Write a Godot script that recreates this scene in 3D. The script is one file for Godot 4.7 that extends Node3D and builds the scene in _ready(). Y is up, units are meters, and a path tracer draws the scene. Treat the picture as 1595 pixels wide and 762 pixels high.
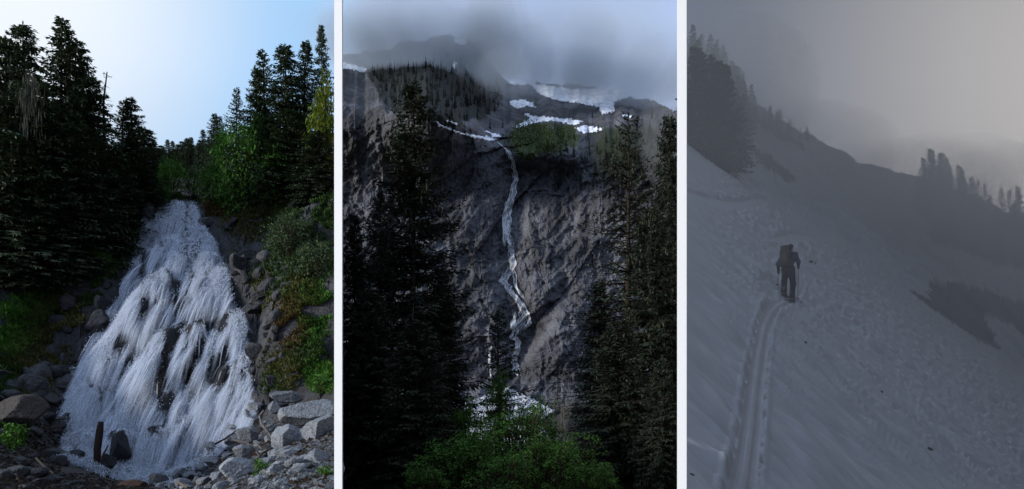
extends Node3D

const F := 1170.0      # focal length in photograph pixels
const EY := 1.7        # eye height
const HV := 600.0      # row of the horizon

var rng := RandomNumberGenerator.new()
var M := {}
var names := {}

# ------------------------------------------------------------------ helpers
func at(u: float, v: float, d: float) -> Vector3:
	return Vector3((u - 797.5) / F * d, EY + (HV - v) / F * d, -d)

class Geo:
	var v := PackedVector3Array()
	var c := PackedColorArray()
	var n := PackedVector3Array()
	var i := PackedInt32Array()
	func tri(a: Vector3, b: Vector3, d: Vector3, col: Color) -> void:
		var k := v.size()
		v.append(a); v.append(b); v.append(d)
		c.append(col); c.append(col); c.append(col)
		i.append(k); i.append(k + 1); i.append(k + 2)
	# a leaf or needle spray: base, tip and two sides, folded along its length
	func kite(p: Vector3, along: Vector3, side: Vector3, lift: Vector3, col: Color, wide := 0.45) -> void:
		var k := v.size()
		var m := p + along * wide + lift
		v.append(p); v.append(m + side); v.append(p + along); v.append(m - side)
		for q in 4:
			c.append(col)
		i.append(k); i.append(k + 1); i.append(k + 2)
		i.append(k); i.append(k + 2); i.append(k + 3)
	func tube(pts: Array, rad: Array, sides: int, col: Color, wob := 0.0, rg: RandomNumberGenerator = null) -> void:
		var k := v.size()
		var cnt := pts.size()
		for q in cnt:
			var a: Vector3 = pts[max(q - 1, 0)]
			var b: Vector3 = pts[min(q + 1, cnt - 1)]
			var t := (b - a).normalized()
			var x := t.cross(Vector3(0.31, 0.2, 0.93)).normalized()
			var y := t.cross(x)
			var p: Vector3 = pts[q]
			for s in sides:
				var an := TAU * s / sides
				var r: float = rad[q]
				if wob > 0.0 and rg:
					r *= 1.0 + rg.randf_range(-wob, wob)
				v.append(p + (x * cos(an) + y * sin(an)) * r)
				c.append(col)
		for q in cnt - 1:
			for s in sides:
				var s2 := (s + 1) % sides
				var a := k + q * sides + s
				var b := k + q * sides + s2
				i.append(a); i.append(b + sides); i.append(b)
				i.append(a); i.append(a + sides); i.append(b + sides)
		for s in range(1, sides - 1):
			i.append(k); i.append(k + s); i.append(k + s + 1)
			var e := k + (cnt - 1) * sides
			i.append(e); i.append(e + s + 1); i.append(e + s)
	func smooth() -> void:
		n.resize(v.size())
		n.fill(Vector3.ZERO)
		for q in range(0, i.size(), 3):
			var a := i[q]; var b := i[q + 1]; var d := i[q + 2]
			var f := (v[d] - v[a]).cross(v[b] - v[a])
			n[a] += f; n[b] += f; n[d] += f
		for q in n.size():
			n[q] = n[q].normalized() if n[q].length_squared() > 1e-20 else Vector3.UP
	func mesh() -> ArrayMesh:
		var arr := []
		arr.resize(Mesh.ARRAY_MAX)
		arr[Mesh.ARRAY_VERTEX] = v
		if n.size() == v.size():
			arr[Mesh.ARRAY_NORMAL] = n
		arr[Mesh.ARRAY_COLOR] = c
		arr[Mesh.ARRAY_INDEX] = i
		var m := ArrayMesh.new()
		m.add_surface_from_arrays(Mesh.PRIMITIVE_TRIANGLES, arr)
		return m

func numbered(called: String) -> String:
	if not names.has(called):
		names[called] = 0
		return called
	names[called] += 1
	return "%s_%03d" % [called, names[called]]

func obj(called: String, m: Mesh, material: Material, parent: Node = self) -> MeshInstance3D:
	var o := MeshInstance3D.new()
	o.mesh = m
	o.material_override = material
	o.name = numbered(called) if parent == self else called
	parent.add_child(o, true)
	return o

func tag(o: Node, label: String, category := "", group := "", kind := "") -> Node:
	if label: o.set_meta("label", label)
	if category: o.set_meta("category", category)
	if group: o.set_meta("group", group)
	if kind: o.set_meta("kind", kind)
	return o

func thing(called: String, label: String, category: String, where := Vector3.ZERO, group := "") -> Node3D:
	var o := Node3D.new()
	o.name = numbered(called)
	o.position = where
	add_child(o, true)
	tag(o, label, category, group)
	return o

func fnl(sd: int, freq: float, oct := 4, type := FastNoiseLite.TYPE_SIMPLEX_SMOOTH, fractal := FastNoiseLite.FRACTAL_FBM) -> FastNoiseLite:
	var f := FastNoiseLite.new()
	f.seed = sd
	f.noise_type = type
	f.frequency = freq
	f.fractal_type = fractal
	f.fractal_octaves = oct
	return f

func noise_tex(f: FastNoiseLite, size: int, lo: Color, hi: Color, mid := 0.5) -> NoiseTexture2D:
	var t := NoiseTexture2D.new()
	t.width = size; t.height = size
	t.seamless = true
	t.noise = f
	var g := Gradient.new()
	g.set_color(0, lo); g.set_color(1, hi)
	g.add_point(mid, lo.lerp(hi, 0.5))
	t.color_ramp = g
	return t

func mat(rough: float, spec: float, col := Color(1, 1, 1), tex: Texture2D = null, scale := 1.0, bump: Texture2D = null, cm := 1.0) -> StandardMaterial3D:
	var m := StandardMaterial3D.new()
	m.albedo_color = col.linear_to_srgb()
	m.vertex_color_use_as_albedo = true
	m.roughness = rough
	m.metallic_specular = spec
	if tex or bump:
		m.uv1_triplanar = true
		m.uv1_scale = Vector3.ONE * scale
		m.uv1_world_triplanar = true
	if tex: m.albedo_texture = tex
	if bump:
		m.heightmap_enabled = true
		m.heightmap_texture = bump
		m.heightmap_scale = cm
	return m

func rr(a: float, b: float) -> float:
	return rng.randf_range(a, b)

func vary(c: Color, s: float) -> Color:
	var k := 1.0 + rr(-s, s)
	return Color(c.r * k * (1.0 + rr(-s, s) * 0.3), c.g * k, c.b * k * (1.0 + rr(-s, s) * 0.3))

func sm(a: float, b: float, x: float) -> float:
	return smoothstep(a, b, x)

# cubic (Catmull-Rom on uneven knots), straight beyond the ends
func curve(xs: Array, ys: Array, x: float) -> float:
	var k := xs.size()
	if x <= xs[0]: return ys[0]
	if x >= xs[k - 1]: return ys[k - 1]
	var j := 0
	while x > xs[j + 1]: j += 1
	var h: float = xs[j + 1] - xs[j]
	var t: float = (x - xs[j]) / h
	var s: float = (ys[j + 1] - ys[j]) / h
	var m0: float = s if j == 0 else 0.5 * (s + (ys[j] - ys[j - 1]) / (xs[j] - xs[j - 1]))
	var m1: float = s if j == k - 2 else 0.5 * (s + (ys[j + 2] - ys[j + 1]) / (xs[j + 2] - xs[j + 1]))
	var t2 := t * t
	var t3 := t2 * t
	return ys[j] * (2 * t3 - 3 * t2 + 1) + ys[j + 1] * (3 * t2 - 2 * t3) + h * (m0 * (t3 - 2 * t2 + t) + m1 * (t3 - t2))

func inside(poly: Array, u: float, v: float) -> bool:
	var r := false
	var k := poly.size()
	var j := k - 1
	for q in k:
		var a: Vector2 = poly[q]
		var b: Vector2 = poly[j]
		if (a.y > v) != (b.y > v) and u < (b.x - a.x) * (v - a.y) / (b.y - a.y) + a.x:
			r = not r
		j = q
	return r

# A piece of land on a fan-shaped grid: columns of bearing, rows of distance.
class Land:
	var us := PackedFloat32Array()
	var ds := PackedFloat32Array()
	var y := PackedFloat32Array()      # height above the eye line's zero (world y)
	var nu := 0
	var nd := 0
	func height(u: float, d: float) -> float:
		var fu: float = clamp((u - us[0]) / (us[1] - us[0]), 0.0, nu - 1.001)
		var j := ds.bsearch(d) - 1
		j = clamp(j, 0, nd - 2)
		var fd: float = clamp((d - ds[j]) / (ds[j + 1] - ds[j]), 0.0, 1.0)
		var a := int(fu)
		var t := fu - a
		var k := j * nu + a
		return lerp(lerp(y[k], y[k + 1], t), lerp(y[k + nu], y[k + nu + 1], t), fd)
	func at_x(x: float, d: float) -> float:
		return height(797.5 + x / d * 1170.0, d)
	# the nearest distance at which the land shows at (u, v); -1 when it does not
	func hit(u: float, v: float, from := 0.0) -> float:
		var fu: float = clamp((u - us[0]) / (us[1] - us[0]), 0.0, nu - 1.001)
		var a := int(fu)
		var slope := (600.0 - v) / 1170.0
		for j in nd:
			if ds[j] < from: continue
			if y[j * nu + a] >= 1.7 + slope * ds[j]:
				return ds[j]
		return -1.0

# the sheet of a Land with a skirt that goes down at its rim
func land_mesh(l: Land, colour: Callable, down: float) -> Geo:
	var g := Geo.new()
	for j in l.nd:
		for k in l.nu:
			var d := l.ds[j]
			g.v.append(Vector3((l.us[k] - 797.5) / F * d, l.y[j * l.nu + k], -d))
	for j in l.nd - 1:
		for k in l.nu - 1:
			var a := j * l.nu + k
			g.i.append(a); g.i.append(a + l.nu); g.i.append(a + l.nu + 1)
			g.i.append(a); g.i.append(a + l.nu + 1); g.i.append(a + 1)
	g.smooth()
	g.c.resize(g.v.size())
	for j in l.nd:
		for k in l.nu:
			var a := j * l.nu + k
			g.c[a] = colour.call(l.us[k], l.ds[j], g.v[a], g.n[a])
	var rim := PackedInt32Array()
	for k in l.nu: rim.append((l.nd - 1) * l.nu + k)
	for j in range(l.nd - 2, -1, -1): rim.append(j * l.nu + l.nu - 1)
	for k in range(l.nu - 2, -1, -1): rim.append(k)
	for j in range(1, l.nd): rim.append(j * l.nu)
	for q in rim.size() - 1:
		var e := g.v[rim[q + 1]] - g.v[rim[q]]
		var nn := Vector3.UP.cross(e).normalized()
		var k := g.v.size()
		for r in [rim[q], rim[q + 1]]:
			g.v.append(g.v[r]); g.v.append(Vector3(g.v[r].x, down, g.v[r].z))
			g.n.append(nn); g.n.append(nn)
			g.c.append(g.c[r]); g.c.append(g.c[r])
		g.i.append(k); g.i.append(k + 3); g.i.append(k + 2)
		g.i.append(k); g.i.append(k + 1); g.i.append(k + 3)
	return g

# ------------------------------------------------------------------ plants and stones
# conifer of height 20 and reach 3.5 before scaling: trunk with limbs, crown of needle sprays
func conifer(sd: int, o := {}) -> Array:
	rng.seed = sd
	var H: float = o.get("h", 20.0)
	var R: float = o.get("r", 3.5)
	var step: float = o.get("step", 0.34)
	var per: int = o.get("per", 5)
	var droop: float = o.get("droop", 0.55)
	var bare: float = o.get("bare", 0.03)
	var gap: float = o.get("gap", 0.12)
	var spray: float = o.get("spray", 1.0)
	var power: float = o.get("power", 0.8)
	var sweep: float = o.get("sweep", 0.35)
	var hang: float = o.get("hang", 0.5)
	var col: Color = o.get("col", Color(0.066, 0.092, 0.052))
	var w := Geo.new()
	var g := Geo.new()
	var bark := Color(0.035, 0.028, 0.022)
	var pts := []
	var rad := []
	var lx := rr(-0.15, 0.15)
	for q in 13:
		var t := q / 12.0
		pts.append(Vector3(sin(t * 3.0) * lx, H * t, cos(t * 2.3) * lx - lx))
		rad.append(H * 0.0125 * (1.0 - t) + 0.02 + (0.12 if q == 0 else 0.0))
	w.tube(pts, rad, 7, bark, 0.08, rng)
	var lump := fnl(sd, 0.9, 2)
	var hgt := H * bare
	while hgt < H - 0.15:
		var t := (hgt - H * bare) / (H * (1.0 - bare))
		var prof: float = pow(1.0 - t, power) * min(1.0, 0.55 + t * 4.0)
		for b in per:
			if rng.randf() < gap: continue
			var az := rng.randf() * TAU
			var hh := hgt + rr(-0.5, 0.5) * step
			var L: float = R * prof * rr(0.62, 1.1) * (1.0 + 0.5 * lump.get_noise_3d(cos(az) * 1.5, hh * 0.5, sin(az) * 1.5)) + 0.16
			var out := Vector3(cos(az), 0, sin(az))
			var side := Vector3(-sin(az), 0, cos(az))
			var rise: float = lerp(-0.12, 0.75, pow(t, 1.6)) + rr(-0.12, 0.12)
			var base := Vector3(sin(hh / H * 3.0) * lx, hh, cos(hh / H * 2.3) * lx - lx)
			var nseg: int = max(3, int(L / 0.26))
			var prev := base
			var bpts := []
			var brad := []
			var shade := rr(0.7, 1.35)
			for q in range(nseg + 1):
				var s := float(q) / nseg
				var p := base + out * (L * s) + Vector3(0, L * (rise * s - droop * s * s + sweep * s * s * s), 0) + side * (sin(s * 2.0 + az * 5.0) * 0.08 * L)
				bpts.append(p)
				brad.append(0.012 + 0.05 * (1.0 - s) * min(1.0, L / 3.0))
				if s > 0.12 and q > 0:
					var dir := (p - prev).normalized()
					var tl: float = (0.25 + 0.34 * (1.0 - s) * L * 0.55) * spray
					for sg in [-1.0, 1.0]:
						if rng.randf() < 0.12: continue
						var ang := rr(0.5, 1.15)
						var td: Vector3 = (dir * cos(ang) + side * sg * sin(ang) + Vector3(0, rr(-0.38, 0.12) - hang * 0.3, 0)).normalized()
						var up := Vector3(rr(-0.6, 0.6), 1, rr(-0.6, 0.6)).normalized()
						var cc := vary(col, 0.35)
						cc = cc * shade
						var n2: int = max(1, int(tl / 0.42))
						var pp := p
						for e in n2:
							var ll := tl / n2 * rr(1.0, 1.5)
							var dd := (td + Vector3(rr(-0.3, 0.3), rr(-0.35, 0.1), rr(-0.3, 0.3))).normalized() * ll
							g.kite(pp, dd, dd.cross(up).normalized() * (0.07 + 0.05 * rng.randf()) * (0.7 + 0.3 * spray), up * rr(0.0, 0.05), cc)
							pp += td * (tl / n2)
					if rng.randf() < hang:
						var dn := Vector3(rr(-0.25, 0.25), -1, rr(-0.25, 0.25)) * rr(0.18, 0.5) * spray
						g.kite(p, dn, Vector3(rr(-1, 1), 0, rr(-1, 1)).normalized() * 0.06, Vector3.ZERO, vary(col, 0.3) * shade)
					if q == nseg:
						g.kite(p, dir * 0.3, Vector3(dir.z, 0, -dir.x) * 0.08, Vector3.UP * 0.03, vary(col, 0.3) * shade * 1.25)
				prev = p
			if L > 0.5: w.tube([bpts[0], bpts[nseg / 2], bpts[nseg]], [brad[0], brad[nseg / 2], brad[nseg]], 3, bark * 0.8)
		hgt += step * lerp(1.0, 0.6, t) * rr(0.8, 1.2)
	w.smooth()
	for q in 6:
		g.kite(Vector3(sin(3.0) * lx, H - 0.25, cos(2.3) * lx - lx) , Vector3(rr(-0.1, 0.1), 0.5, rr(-0.1, 0.1)), Vector3(rr(-1, 1), 0, rr(-1, 1)).normalized() * 0.05, Vector3.ZERO, col)
	return [w.mesh(), g.mesh(), H, R]

func stand(proto: Array, called: String, label: String, where: Vector3, high: float, reach: float, group := "", turn := 0.0, lean := 0.0) -> Node3D:
	var o := thing(called, label, "tree", where, group)
	o.rotation = Vector3(0, turn, lean)
	o.scale = Vector3(reach / proto[3], high / proto[2], reach / proto[3])
	obj("trunk", proto[0], M.bark, o)
	obj("crown", proto[1], M.needle, o)
	return o

# leafy shrub or small broadleaf tree of height 1 and reach 0.5 before scaling
func leafy(sd: int, stems: int, clumps: int, leaves: int, leaf: float, o := {}) -> Array:
	rng.seed = sd
	var w := Geo.new()
	var g := Geo.new()
	var low: float = o.get("low", 0.15)
	var top: float = o.get("top", 0.5)
	for s in stems:
		var az := TAU * s / stems + rr(-0.5, 0.5)
		var rch := rr(0.1, 0.4)
		var hh := rr(0.55, 0.95)
		var tip := Vector3(cos(az) * rch, hh, sin(az) * rch)
		var mid := Vector3(tip.x * 0.3, hh * 0.5, tip.z * 0.3) + Vector3(rr(-0.03, 0.03), 0, rr(-0.03, 0.03))
		w.tube([Vector3(rr(-0.03, 0.03), -0.05, rr(-0.03, 0.03)), mid, tip], [0.018, 0.011, 0.004], 5, Color(0.05, 0.04, 0.03))
	for q in clumps:
		var az := rng.randf() * TAU
		var hh := pow(rng.randf(), 0.8)
		var wide: float = 0.5 * pow(max(0.0, 1.0 - pow(abs(hh - 0.45) / 0.57, 2.2)), 0.5) 
		var rad: float = wide * pow(rng.randf(), 0.45) * rr(0.75, 1.15)
		var cpos := Vector3(cos(az) * rad, low + hh * (1.0 - low), sin(az) * rad)
		if o.has("shoots") and q % 7 == 0:
			# a shoot that stands out above the rest
			var sa := rng.randf() * TAU
			cpos = Vector3(cos(sa) * rr(0.02, 0.4), rr(0.75, 1.12), sin(sa) * rr(0.02, 0.4))
			w.tube([Vector3(cpos.x * 0.8, cpos.y * 0.6, cpos.z * 0.8), cpos], [0.006, 0.002], 3, Color(0.06, 0.05, 0.035))
		var cr := rr(0.05, 0.13) * top * 2.0
		var tone := rr(0.55, 1.5)
		w.tube([Vector3(cpos.x * 0.35, cpos.y * 0.7, cpos.z * 0.35), cpos], [0.005, 0.002], 3, Color(0.05, 0.04, 0.03))
		for k in leaves:
			var dv := Vector3(rr(-1, 1), rr(-0.7, 0.7), rr(-1, 1))
			if dv.length() > 1.0: dv = dv.normalized()
			var p := cpos + dv * cr
			var al := (Vector3(dv.x, dv.y * 0.4 - 0.25, dv.z) + Vector3(rr(-0.7, 0.7), rr(-0.5, 0.5), rr(-0.7, 0.7))).normalized() * leaf * rr(0.5, 1.6)
			var up := Vector3(rr(-0.6, 0.6), 1, rr(-0.6, 0.6)).normalized()
			var c := tone * rr(0.7, 1.3)
			g.kite(p, al, al.cross(up).normalized() * leaf * 0.3, up * leaf * 0.08, Color(c * rr(0.85, 1.2), c, c * rr(0.8, 1.2)), 0.4)
	w.smooth()
	return [w.mesh(), g.mesh()]

func bush(proto: Array, called: String, label: String, cat: String, where: Vector3, high: float, reach: float, leafmat: Material, group := "", turn := 0.0) -> Node3D:
	var o := thing(called, label, cat, where, group)
	o.rotation.y = turn
	o.scale = Vector3(reach * 2.0, high, reach * 2.0)
	obj("stem", proto[0], M.bark, o)
	obj("foliage", proto[1], leafmat, o)
	return o

# an angular stone of about unit radius: random planes cut a ball, with a rough skin
func stone_mesh(sd: int, cuts: int, sub: int, col: Color, rough := 0.03, flat := false) -> ArrayMesh:
	rng.seed = sd
	var pl := []
	for q in cuts:
		var nrm := Vector3(rr(-1, 1), rr(-1, 1), rr(-1, 1)).normalized()
		pl.append([nrm, rr(0.6, 0.88)])
	var f := fnl(sd, 1.7, 4)
	var g := Geo.new()
	var seen := {}
	for face in 6:
		for a in sub + 1:
			for b in sub + 1:
				var s := a * 2.0 / sub - 1.0
				var t := b * 2.0 / sub - 1.0
				var p: Vector3 = [Vector3(1, s, t), Vector3(-1, t, s), Vector3(t, 1, s), Vector3(s, -1, t), Vector3(s, t, 1), Vector3(t, s, -1)][face]
				p = p.normalized()
				var r := 1.15
				for q in pl:
					var e: float = p.dot(q[0])
					if e > 0.05: r = min(r, q[1] / e)
				r += f.get_noise_3dv(p * 1.2) * rough * 4.0
				var pos := p * r
				g.v.append(pos)
				var k := 1.0 + 0.45 * f.get_noise_3dv(p * 3.0 + Vector3(9, 3, 1))
				g.c.append(Color(col.r * k, col.g * k, col.b * k))
		var base := face * (sub + 1) * (sub + 1)
		for a in sub:
			for b in sub:
				var q := base + a * (sub + 1) + b
				for t in [[q, q + sub + 1, q + sub + 2], [q, q + sub + 2, q + 1]]:
					var fn := (g.v[t[2]] - g.v[t[0]]).cross(g.v[t[1]] - g.v[t[0]])
					g.i.append(t[0])
					if fn.dot(g.v[t[0]] + g.v[t[1]]) > 0.0:
						g.i.append(t[1]); g.i.append(t[2])
					else:
						g.i.append(t[2]); g.i.append(t[1])
	if not flat: g.smooth()
	return g.mesh()

# ------------------------------------------------------------------ the land
var left_land := Land.new()
var snow_land := Land.new()
const WV := [312, 345, 380, 420, 450, 500, 550, 600, 650, 700, 725, 745, 760]
const WL := [254, 243, 223, 207, 195, 170, 142, 120, 102, 97, 96, 100, 120]
const WR := [297, 312, 331, 350, 362, 378, 386, 393, 398, 350, 312, 270, 235]

# how far inside the falling water a bearing lies: 0 at its rim, 1 in its middle, negative outside
func wet(u: float, v: float) -> float:
	var a := curve(WV, WL, v)
	var b := curve(WV, WR, v)
	if v < 305 or v > 762: return -1.0
	return min(u - a, b - u) / (0.5 * (b - a))

func layered(us: Array, ds: Array, rows: Array, u: float, d: float, cache: Dictionary) -> float:
	if not cache.has(u):
		var ys := []
		for k in ds.size():
			ys.append(EY + (HV - curve(us, rows[k], u)) / F * ds[k])
		cache[u] = ys
	return curve(ds, cache[u], d)

func make_left_land() -> void:
	var us := [-60, 0, 100, 200, 260, 320, 400, 460, 540]
	var ds := [6, 12, 22, 32, 40, 44, 48, 52, 57, 63, 75, 95, 130]
	var rows := [
		[980, 980, 980, 980, 980, 980, 980, 980, 980],
		[812, 812, 812, 815, 815, 812, 805, 800, 795],
		[745, 755, 772, 778, 778, 772, 752, 738, 725],
		[680, 700, 735, 752, 756, 745, 700, 662, 630],
		[600, 630, 695, 736, 748, 735, 665, 612, 570],
		[550, 570, 630, 640, 648, 650, 590, 530, 480],
		[480, 500, 560, 548, 543, 550, 520, 440, 395],
		[420, 440, 480, 462, 452, 462, 455, 385, 335],
		[385, 395, 410, 395, 383, 395, 405, 340, 290],
		[350, 355, 345, 330, 318, 335, 345, 300, 250],
		[325, 325, 318, 310, 305, 308, 310, 275, 222],
		[305, 300, 290, 285, 280, 280, 275, 248, 200],
		[290, 285, 282, 278, 275, 272, 262, 240, 195]]
	var l := left_land
	var u := -70.0
	while u <= 527.6:
		l.us.append(u); u += 1.66
	l.us[l.us.size() - 1] = 527.2
	var d := 6.0
	while d < 130.0:
		l.ds.append(d)
		d += 0.5 if d < 20 else (0.15 if d < 66 else 0.9)
	l.nu = l.us.size(); l.nd = l.ds.size()
	l.y.resize(l.nu * l.nd)
	var cache := {}
	for j in l.nd:
		for k in l.nu:
			l.y[j * l.nu + k] = layered(us, ds, rows, l.us[k], l.ds[j], cache)
	# boulders under the falling water: [bearing, row, radius, height]
	var bumps := []
	for b in [[300, 425, 2.0, 1.7], [345, 458, 2.3, 2.0], [252, 472, 2.1, 1.6], [222, 505, 1.7, 1.2], [300, 505, 1.5, 1.0], [345, 550, 2.2, 1.8], [272, 575, 1.9, 1.6], [236, 590, 1.5, 1.0],
			[182, 560, 2.0, 1.5], [150, 620, 1.3, 0.9], [205, 645, 1.3, 1.0], [265, 640, 1.2, 1.0], [320, 625, 1.4, 1.1], [365, 605, 1.3, 1.0], [288, 690, 1.0, 0.8], [190, 700, 1.0, 1.0], [270, 395, 1.6, 0.9], [240, 420, 1.0, 0.8], [318, 395, 1.2, 0.9], [130, 690, 1.0, 0.6], [240, 700, 0.9, 0.7]]:
		var dd := l.hit(b[0], b[1], 30.0)
		bumps.append([(b[0] - 797.5) / F * dd, dd, b[2], b[3]])
	var big := fnl(11, 0.11, 4)
	var fine := fnl(12, 0.55, 4)
	var block := fnl(13, 0.34, 1, FastNoiseLite.TYPE_CELLULAR, FastNoiseLite.FRACTAL_NONE)
	block.cellular_return_type = FastNoiseLite.RETURN_CELL_VALUE
	block.cellular_jitter = 0.9
	var block2 := block.duplicate()
	block2.frequency = 0.95
	block2.seed = 77
	for j in l.nd:
		var dd := l.ds[j]
		if dd < 9.0: continue
		for k in l.nu:
			var uu := l.us[k]
			var x := (uu - 797.5) / F * dd
			var q := j * l.nu + k
			var y := l.y[q]
			var v := HV - (y - EY) * F / dd
			var near := sm(36.0, 42.0, dd)
			var w := wet(uu, v) if dd > 36 and dd < 70 else -1.0
			var bank: float = near * (1.0 - sm(-0.12, 0.1, w)) * (1.0 - sm(60.0, 75.0, dd))
			var wx := x + 0.9 * fine.get_noise_2d(x * 0.6, dd * 0.6)
			y += bank * (1.5 * big.get_noise_2d(x, dd) + 0.62 * block.get_noise_3d(wx, dd * 1.1, y * 0.8) + 0.24 * block2.get_noise_3d(wx, dd, y))
			y += 0.16 * fine.get_noise_2d(x, dd) * (0.3 + 0.7 * near)
			# the bank stands up beside the water
			if near > 0.0 and w < 0.15 and dd < 62: y += 0.7 * sm(0.05, -0.35, w) * near
			if w > -0.2:
				y += 0.3 * block.get_noise_3d(wx * 1.2, dd, 0) * sm(-0.2, 0.1, w)
				for b in bumps:
					var e: float = (Vector2(x - b[0], (dd - b[1]) * 0.9).length()) / b[2]
					if e < 1.0: y += b[3] * pow(1.0 - e * e, 0.7) * 0.9
			l.y[q] = y

func make_snow_land() -> void:
	var us := [1050, 1070, 1130, 1180, 1230, 1290, 1345, 1420, 1480, 1540, 1600, 1660, 1720]
	var ds := [45, 60, 90, 120, 150, 180, 215, 260]
	var rows := [[], [],
		[180, 195, 245, 284, 315, 350, 382, 432, 475, 525, 575, 620, 660],
		[128, 140, 188, 235, 280, 318, 346, 385, 420, 462, 505, 545, 580],
		[92, 100, 145, 195, 238, 270, 302, 335, 350, 375, 400, 425, 450],
		[85, 95, 130, 170, 198, 231, 258, 277, 300, 325, 350, 370, 385],
		[140, 150, 165, 190, 215, 250, 275, 290, 310, 330, 352, 372, 390],
		[300, 300, 300, 300, 300, 300, 320, 330, 340, 350, 360, 370, 390]]
	for u in us:
		rows[0].append(253 + 0.72 * (u - 1228) + 5200.0 / 45)
		rows[1].append(253 + 0.72 * (u - 1228) + 5200.0 / 60)
	var l := snow_land
	var u := 1062.3
	while u < 1690:
		l.us.append(u); u += 1.55
	var d := 5.5
	while d < 260:
		l.ds.append(d)
		d += max(d * d / 5200.0 * 1.5, 0.012) if d < 60 else 0.8 + (d - 60) * 0.012
	l.nu = l.us.size(); l.nd = l.ds.size()
	l.y.resize(l.nu * l.nd)
	var cups := fnl(31, 1.0, 2)
	var wide := fnl(32, 0.25, 3)
	var fine := fnl(33, 4.0, 2)
	var cells := fnl(34, 1.25, 1, FastNoiseLite.TYPE_CELLULAR, FastNoiseLite.FRACTAL_NONE)
	cells.cellular_return_type = FastNoiseLite.RETURN_DISTANCE
	var rocky := fnl(35, 0.09, 4)
	# trodden and skied lines: [points (bearing, row), half width, depth, level bench]
	var lines := []
	for t in [[[[1148, 790], [1160, 740], [1167, 690], [1172, 650], [1177, 600], [1184, 550], [1190, 515], [1197, 494], [1210, 476], [1228, 464], [1243, 452], [1249, 436], [1244, 420]], 0.15, 0.035, 0.0],
			[[[1388, 555], [1440, 590], [1500, 632], [1560, 668], [1640, 715]], 0.1, 0.05, 0.0],
			[[[1400, 640], [1440, 668], [1500, 712], [1600, 760]], 0.12, 0.06, 0.0],
			[[[1065, 296], [1110, 312], [1160, 318], [1200, 312], [1240, 298], [1285, 306]], 0.35, 0.1, 0.15],
			[[[1215, 376], [1250, 368], [1290, 358], [1340, 348]], 0.35, 0.1, 0.15]]:
		var pts := []
		for p in t[0]:
			var dd: float = 5200.0 / (p[1] - 253 - 0.72 * (p[0] - 1228))
			if dd > 70 or dd < 0: dd = 62.0
			pts.append(Vector2((p[0] - 797.5) / F * dd, dd))
		var fat := []
		for q in pts.size() - 1:
			for e in 6:
				var t0 := e / 6.0
				fat.append((pts[q] as Vector2).cubic_interpolate(pts[q + 1], pts[max(q - 1, 0)], pts[min(q + 2, pts.size() - 1)], t0))
		fat.append(pts[pts.size() - 1])
		var box := Rect2(fat[0], Vector2.ZERO)
		for p in fat: box = box.expand(p)
		lines.append([fat, t[1], t[2], t[3], box.grow(t[1] * 3.0)])
	var cache := {}
	for j in l.nd:
		var dd := l.ds[j]
		for k in l.nu:
			var uu := l.us[k]
			var x := (uu - 797.5) / F * dd
			var y := 0.0
			if dd < 45: y = EY + (HV - 253 - 0.72 * (uu - 1228)) / F * dd - 5200.0 / F
			else: y = layered(us, ds, rows, uu, dd, cache)
			var s := 0.79 * x - 0.61 * dd
			var t := 0.61 * x + 0.79 * dd
			var wt := t + 0.25 * wide.get_noise_2d(s * 2.0, t * 2.0)
			var amp := (0.2 + 0.09 * wide.get_noise_2d(x + 50, dd)) * (0.2 + 0.8 * sm(1060, 1200, uu))
			var c := cups.get_noise_2d(s * 0.45, wt * 2.0)
			var rough := amp * (c * 1.25 + 0.4 * cups.get_noise_2d(s * 0.8 + 40, wt * 3.6)) + 0.012 * fine.get_noise_2d(s * 0.3, t * 0.8) + 0.11 * wide.get_noise_2d(s * 0.5, t * 0.9) * sm(1060, 1200, uu)
			if dd > 60: rough += rocky.get_noise_2d(x, dd) * 2.2 * sm(62, 110, dd)
			var flat := 0.0
			var bench := 0.0
			for ln in lines:
				if not ln[4].has_point(Vector2(x, dd)): continue
				var fat: Array = ln[0]
				var best := 1e9
				var sgn := 1.0
				var here := Vector2(x, dd)
				for q in fat.size() - 1:
					var a: Vector2 = fat[q]
					var b: Vector2 = fat[q + 1]
					var cp := Geometry2D.get_closest_point_to_segment(here, a, b)
					var e := cp.distance_to(here)
					if e < best:
						best = e
						sgn = sign((b - a).cross(here - a))
				var hw: float = ln[1]
				var wgt := sm(hw * 1.3, hw * 0.95, best)
				# uphill lies to the left of the way: cut there, fill on the other side
				bench += ln[3] * wgt * best * sgn * -0.72 * (1.0 if sgn > 0.0 else 1.0)
				bench -= ln[2] * wgt
				if hw > 0.13 and hw < 0.3:
					bench -= 0.035 * sm(0.06, 0.02, abs(best - 0.08))
					bench += 0.03 * sm(0.08, 0.0, abs(best - 0.22))
				flat = max(flat, wgt)
			l.y[j * l.nu + k] = y + rough * (1.0 - 0.9 * flat) + bench

var mid_pos := PackedVector3Array()
var mid_nu := 0
var mid_nv := 0
const MU0 := 524.0
const MV0 := 28.0
const MS := 1.8
var lip := fnl(55, 1.0, 3)

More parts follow.
